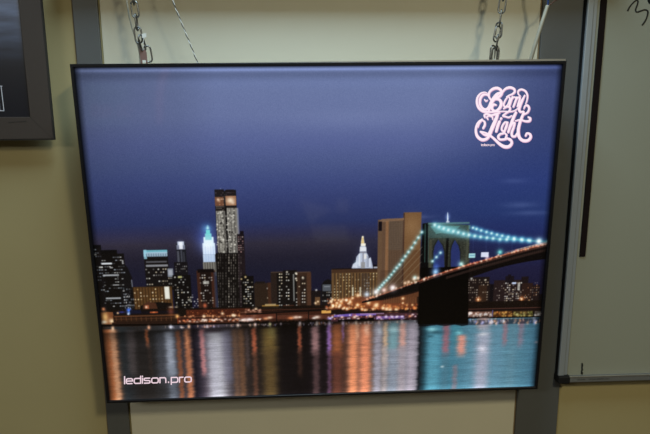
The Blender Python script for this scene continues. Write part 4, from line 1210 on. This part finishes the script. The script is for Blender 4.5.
b.faces.new([b.verts.new(v) for v in (A_ + nn, B_ + nn, B_ - nn, A_ - nn)]); obj('mitre_joint', b, M['taupe_d'], fr)
# its print: grey-blue streaks running into black
m = mat('dark_streaked_print', (0.02, 0.02, 0.03, 1), .3); nt2 = m.node_tree; p2 = nt2.nodes['Principled BSDF']
tc2 = nt2.nodes.new('ShaderNodeTexCoord'); mp2 = nt2.nodes.new('ShaderNodeMapping'); n2 = nt2.nodes.new('ShaderNodeTexNoise')
mp2.inputs['Rotation'].default_value = (0, math.radians(-38), 0); mp2.inputs['Scale'].default_value = (5, 1, 34)
n2.inputs['Scale'].default_value = 1.3; n2.inputs['Detail'].default_value = 6
nt2.links.new(tc2.outputs['Object'], mp2.inputs['Vector']); nt2.links.new(mp2.outputs['Vector'], n2.inputs['Vector'])
s2 = nt2.nodes.new('ShaderNodeSeparateXYZ'); nt2.links.new(tc2.outputs['Object'], s2.inputs['Vector'])
mr2 = nt2.nodes.new('ShaderNodeMapRange'); mr2.inputs['From Min'].default_value = .14; mr2.inputs['From Max'].default_value = .30
mr2.interpolation_type = 'SMOOTHSTEP'; nt2.links.new(s2.outputs['Z'], mr2.inputs['Value'])
cr2 = nt2.nodes.new('ShaderNodeValToRGB'); cr2.color_ramp.elements[0].position = .3; cr2.color_ramp.elements[1].position = .75
cr2.color_ramp.elements[0].color = (.030, .040, .075, 1); cr2.color_ramp.elements[1].color = (.15, .20, .34, 1)
nt2.links.new(n2.outputs['Fac'], cr2.inputs['Fac'])
mx2 = nt2.nodes.new('ShaderNodeMix'); mx2.data_type = 'RGBA'; mx2.inputs['A'].default_value = (.008, .008, .014, 1)
nt2.links.new(mr2.outputs['Result'], mx2.inputs['Factor']); nt2.links.new(cr2.outputs['Color'], mx2.inputs['B']); nt2.links.new(mx2.outputs['Result'], p2.inputs['Base Color'])
b = bmesh.new(); box(b, -PW / 2 + FWd - .001, PW / 2 - FWd + .001, .006, .012, FHt - .001, PH - FHt + .001); pr_ = obj('print', b, m, pf)
# outlined letter at its left, and a pencilled scribble on the border
b = bmesh.new()


def seg(bm, x0, y0, x1, y1, w, Y):
    a = np.array((x0, y0)); c = np.array((x1, y1)); t = (c - a) / np.linalg.norm(c - a); n_ = np.array((-t[1], t[0])) * w / 2
    bm.faces.new([bm.verts.new(at(q[0], q[1], Y) - po) for q in (a + n_, c + n_, c - n_, a - n_)])


LY = FY + .0055
seg(b, -16, 85.9, 2.4, 86.1, .7, LY); seg(b, 1.0, 86, 4.0, 111, .8, LY); seg(b, -1.2, 110.6, 4.3, 110.8, .8, LY); seg(b, -1.5, 86, -.2, 110.6, .6, LY); seg(b, -16, 86, -3, 110.6, .6, LY)
tag(obj('outlined_letter', b, mat('pale_outline', (.62, .63, .7, 1), .6), pr_), 'pale outlined letter')
b = bmesh.new(); P = []
for i in range(26):
    x = 8.5 + i * .72; P.append((x, 122.6 - (x - 8) * .07 + (1 if i % 2 else -1) * (.55 if i not in (9, 10, 11) else .1)))
for a, c in zip(P[:-1], P[1:]): seg(b, *a, *c, .45, FY - .0003)
obj('pencil_scribble', b, M['taupe_d'], fr)

# ------------------------------------------------------------------ things across the room (seen faintly mirrored in the picture's glossy face)
def mirrored(px, py, Y):
    """point of the plane y = Y that the glossy face mirrors at this place of the photograph"""
    p = MW @ onbox(px, py, PD)
    d = (p - EYE).normalized()
    d = d - bn * 2 * d.dot(bn)
    return p + d * ((Y - p.y) / d.y)


M['pale_paper'] = mat('pale_paper', (0.86, 0.86, 0.84, 1), 0.85, noise=.02)
M['teal_sheet'] = mat('teal_board', (0.16, 0.34, 0.34, 1), 0.8)
M['coral'] = mat('coral_paint', (0.85, 0.25, 0.2, 1), 0.8)


def pinned(name, pts, m_, label, cat, Y=Y0 + .006, t=.005, group=None):
    P = [mirrored(x, y, Y) for x, y in pts]
    c = P[0].copy()
    b = bmesh.new(); f = [b.verts.new(p - c) for p in P]; g = [b.verts.new(p - c - Vector((0, t, 0))) for p in P]
    n = len(P); b.faces.new(f); b.faces.new(g[::-1])
    for i in range(n): b.faces.new((f[i], g[i], g[(i + 1) % n], f[(i + 1) % n]))
    o = obj(name, b, m_); o.location = c
    return tag(o, label, cat, group)


pinned('paper_sheet', [(299, 199), (332, 209), (310, 224), (306, 214)], M['pale_paper'], 'pale kite-shaped paper offcut on the far dark wall', 'paper')
pinned('paper_sheet', [(310, 226), (346, 226), (349, 241), (315, 241)], M['pale_paper'], 'wide pale paper sheet pinned lowest on the far dark wall', 'paper')
nb = pinned('notice_card', [(337, 199.5), (348.5, 199.5), (348.5, 212), (336, 212)], M['pale_paper'], 'small square pale card on the far dark wall', 'card')
sb = pinned('counter_board', [(84, 84), (130, 83), (130, 126), (86, 127)], M['teal_sheet'], 'teal counter board with a row of coral digits on the far dark wall', 'sign')
sbc = sb.location.copy()
for x in (92.5, 99.5, 106, 118, 125):
    b = bmesh.new()
    for a, c in (((0, 0), (4, 0)), ((0, 0), (0, 10)), ((4, 0), (4, 10)), ((0, 10), (4, 10))) + ((((0, 5), (4, 5)),) if x == 106 else ()):
        a = np.array(a, float) + (x, 106.0); c = np.array(c, float) + (x, 106.0); t = (c - a) / np.linalg.norm(c - a); n_ = np.array((-t[1], t[0])) * .55
        b.faces.new([b.verts.new(mirrored(q[0], q[1], Y0 + .008) - sbc) for q in (a + n_ - t * .5, c + n_ + t * .5, c - n_ + t * .5, a - n_ - t * .5)])
    obj('digit', b, M['coral'], sb)
pinned('coral_banner', [(163, 67), (170, 67), (164, 90), (162, 122), (157, 126), (156, 100), (158, 80)], M['coral'], 'narrow coral banner hanging crookedly on the far dark wall', 'banner')
